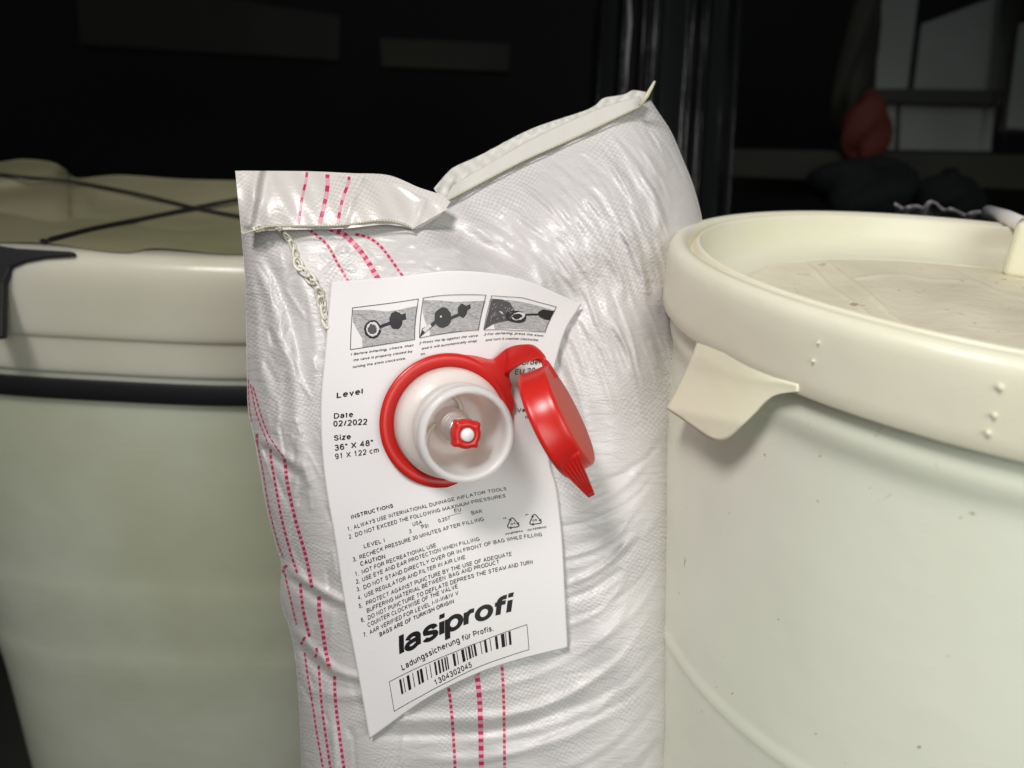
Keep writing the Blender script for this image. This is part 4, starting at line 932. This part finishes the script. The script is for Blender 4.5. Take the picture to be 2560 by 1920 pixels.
bo = bpy.data.objects.new('strap_buckle', me); COL.objects.link(bo); tag(bo, 'black strap end hooked over the corner of the left tub lid', 'strap'); bevel(bo, .0015, 2)

# ------------------------------------------------------------------ dark things behind
def slab(name, px0, py0, px1, py1, d, m, th=.02, label=None, cat=None, parent=None, quad=None):
    q = quad or [(px0, py0), (px1, py0), (px1, py1), (px0, py1)]
    fr = [W(x_, y_, d) for x_, y_ in q]; bk_ = [p+FWD*th for p in fr]
    o = mesh_obj(name, fr+bk_, [(0, 3, 2, 1), (4, 5, 6, 7), (0, 1, 5, 4), (1, 2, 6, 5), (2, 3, 7, 6), (3, 0, 4, 7)], m, parent, False)
    if label: tag(o, label, cat)
    return o
# column wrapped in black stretch film: vertical folds
V = []; n_c, n_r = 160, 24; xs = np.linspace(1490, 1835, n_c)
fold = np.zeros(n_c)
for k in range(18): fold += rng.uniform(.002, .006)*np.exp(-((xs-rng.uniform(1520, 1830))/rng.uniform(5, 12))**2)
for i in range(n_r):
    y_ = -80+i*38
    V.append(W(xs-(y_-300)*.06, y_, .86-fold*(1+.2*math.sin(i*.8))+.05*((xs-1660)/170)**2))
nf_ = n_c*n_r; V = np.vstack(V); V2 = V+FWD*.12
hf = [tuple(f) for f in grid_faces(n_r, n_c, flip=True)]+[tuple(f) for f in grid_faces(n_r, n_c, off=nf_)]
for i in range(n_r-1):
    hf.append((i*n_c, (i+1)*n_c, (i+1)*n_c+nf_, i*n_c+nf_)); hf.append((i*n_c+n_c-1, i*n_c+n_c-1+nf_, (i+1)*n_c+n_c-1+nf_, (i+1)*n_c+n_c-1))
for j in range(n_c-1): hf.append((j, j+nf_, j+1+nf_, j+1)); e = (n_r-1)*n_c; hf.append((e+j, e+j+1, e+j+1+nf_, e+j+nf_))
tag(mesh_obj('film_wrapped_column', np.vstack([V, V2]), hf, M['blackfilm']), 'column of glossy black stretch film with vertical folds, behind the bag and right bucket', 'wrapped column')
V, F = tube([W(1572,-40,.80), W(1575,60,.80), W(1568,150,.80), W(1566,225,.80)], [.0018,.0022,.0016,.0005], 8)
tag(mesh_obj('film_strand', V, F, M['debris']), 'thin pale strand of film hanging above the corner of the bag', 'film strand')
slab('dark_board', 0, 0, 0, 0, 1.30, M['olive'], label='wide dull olive board high at the left in the dark', cat='board', quad=[(190,-60),(850,40),(845,150),(200,110)])  # faint reflections in the dark, built as two solid boards
slab('dark_board', 0, 0, 0, 0, 1.30, M['olive'], label='short dull olive board with a gap, right of the wide one in the dark', cat='board', quad=[(950,95),(1275,110),(1270,178),(955,165)])
REFLECTION = empty('panel_rack', tuple(W(2350, 380, 1.25)), 'rack of dim grey panes in a dark frame, far behind the right bucket', 'rack')  # dim reflections modelled as solid panes, frame and shelf
slab('pane', 0, 0, 0, 0, 1.27, M['greypanel'], parent=REFLECTION, quad=[(2200,-40),(2300,-40),(2268,222),(2190,222)])
slab('pane', 0, 0, 0, 0, 1.27, M['greypanel'], parent=REFLECTION, quad=[(2305,60),(2520,-20),(2500,225),(2285,222)])
slab('pane', 0, 0, 0, 0, 1.27, M['greypanel'], parent=REFLECTION, quad=[(2190,252),(2242,252),(2236,374),(2205,374)])
slab('pane', 0, 0, 0, 0, 1.27, M['greypanel'], parent=REFLECTION, quad=[(2252,256),(2488,268),(2478,378),(2248,374)])
slab('pane', 0, 0, 0, 0, 1.27, M['greypanel'], parent=REFLECTION, quad=[(2548,60),(2700,20),(2700,330),(2515,320)])
slab('rack_frame', 0, 0, 0, 0, 1.24, M['greyframe'], parent=REFLECTION, th=.012, quad=[(2180,222),(2510,226),(2508,262),(2180,252)])
slab('rack_frame', 0, 0, 0, 0, 1.235, M['greyframe'], parent=REFLECTION, th=.012, quad=[(2520,-40),(2560,-40),(2520,250),(2510,380),(2476,380),(2500,220)])
slab('rack_shelf', 0, 0, 0, 0, 1.24, M['olive'], parent=REFLECTION, th=.10, quad=[(1830,372),(2700,390),(2700,480),(1830,440)])
for (a, nm_, m_, w_, h_, l_, cat_) in [((2160,478,1.05), 'black_bundle', 'blackcloth', .066, .040, 'larger black rounded bundle on the dark shelf behind the right bucket', 'bundle'), ((2370,488,1.05), 'black_bundle', 'blackcloth', .045, .030, 'smaller black rounded bundle at the right end of the dark shelf', 'bundle'), ((2165,315,1.2), 'red_bag', 'dullred', .036, .046, 'dull red slumped bag left of the grey panes', 'bag'), ((2150,90,1.26), 'brown_rag', 'olive', .030, .130, 'faint dark brown hanging rag above the red one, left of the panes', 'rag')]:  # more dim reflections, shaped as solid lumps
    c_ = W(*a); V = []
    for i in range(16):
        th_ = math.pi*i/15
        for k in range(32):
            ph = 2*math.pi*k/32; rr = 1+.16*math.sin(2*ph+i*.5+w_*90)+.10*math.sin(3*ph+i*.9)+.06*math.sin(7*ph+i); V.append(c_+np.array([w_*rr*math.sin(th_)*math.cos(ph), w_*rr*.7*math.sin(th_)*math.sin(ph), h_*math.cos(th_)*rr]))
    tag(mesh_obj(nm_, V, grid_faces(16, 32, wrap=True), M[m_]), l_, cat_)
# scraps of grey film behind the rim
sc_ = smooth_curve([(2235,520),(2300,532),(2380,538),(2480,548),(2600,560)], 50); V = []
for i in range(8):
    for k in range(50):
        V.append(W(sc_[k, 0], sc_[k, 1]-8+i*5+5*math.sin(k*.6+i*.2)-(26*math.exp(-((sc_[k, 0]-2330)/16)**2) if i < 4 else 0), .52+.004*i+.004*math.sin(k*.9+i)))
so = tag(mesh_obj('film_scrap', V, grid_faces(8, 50, flip=True), M['debris']), 'crumpled grey scrap of film lying behind the rim of the right bucket', 'film scrap'); solidify(so, .002)
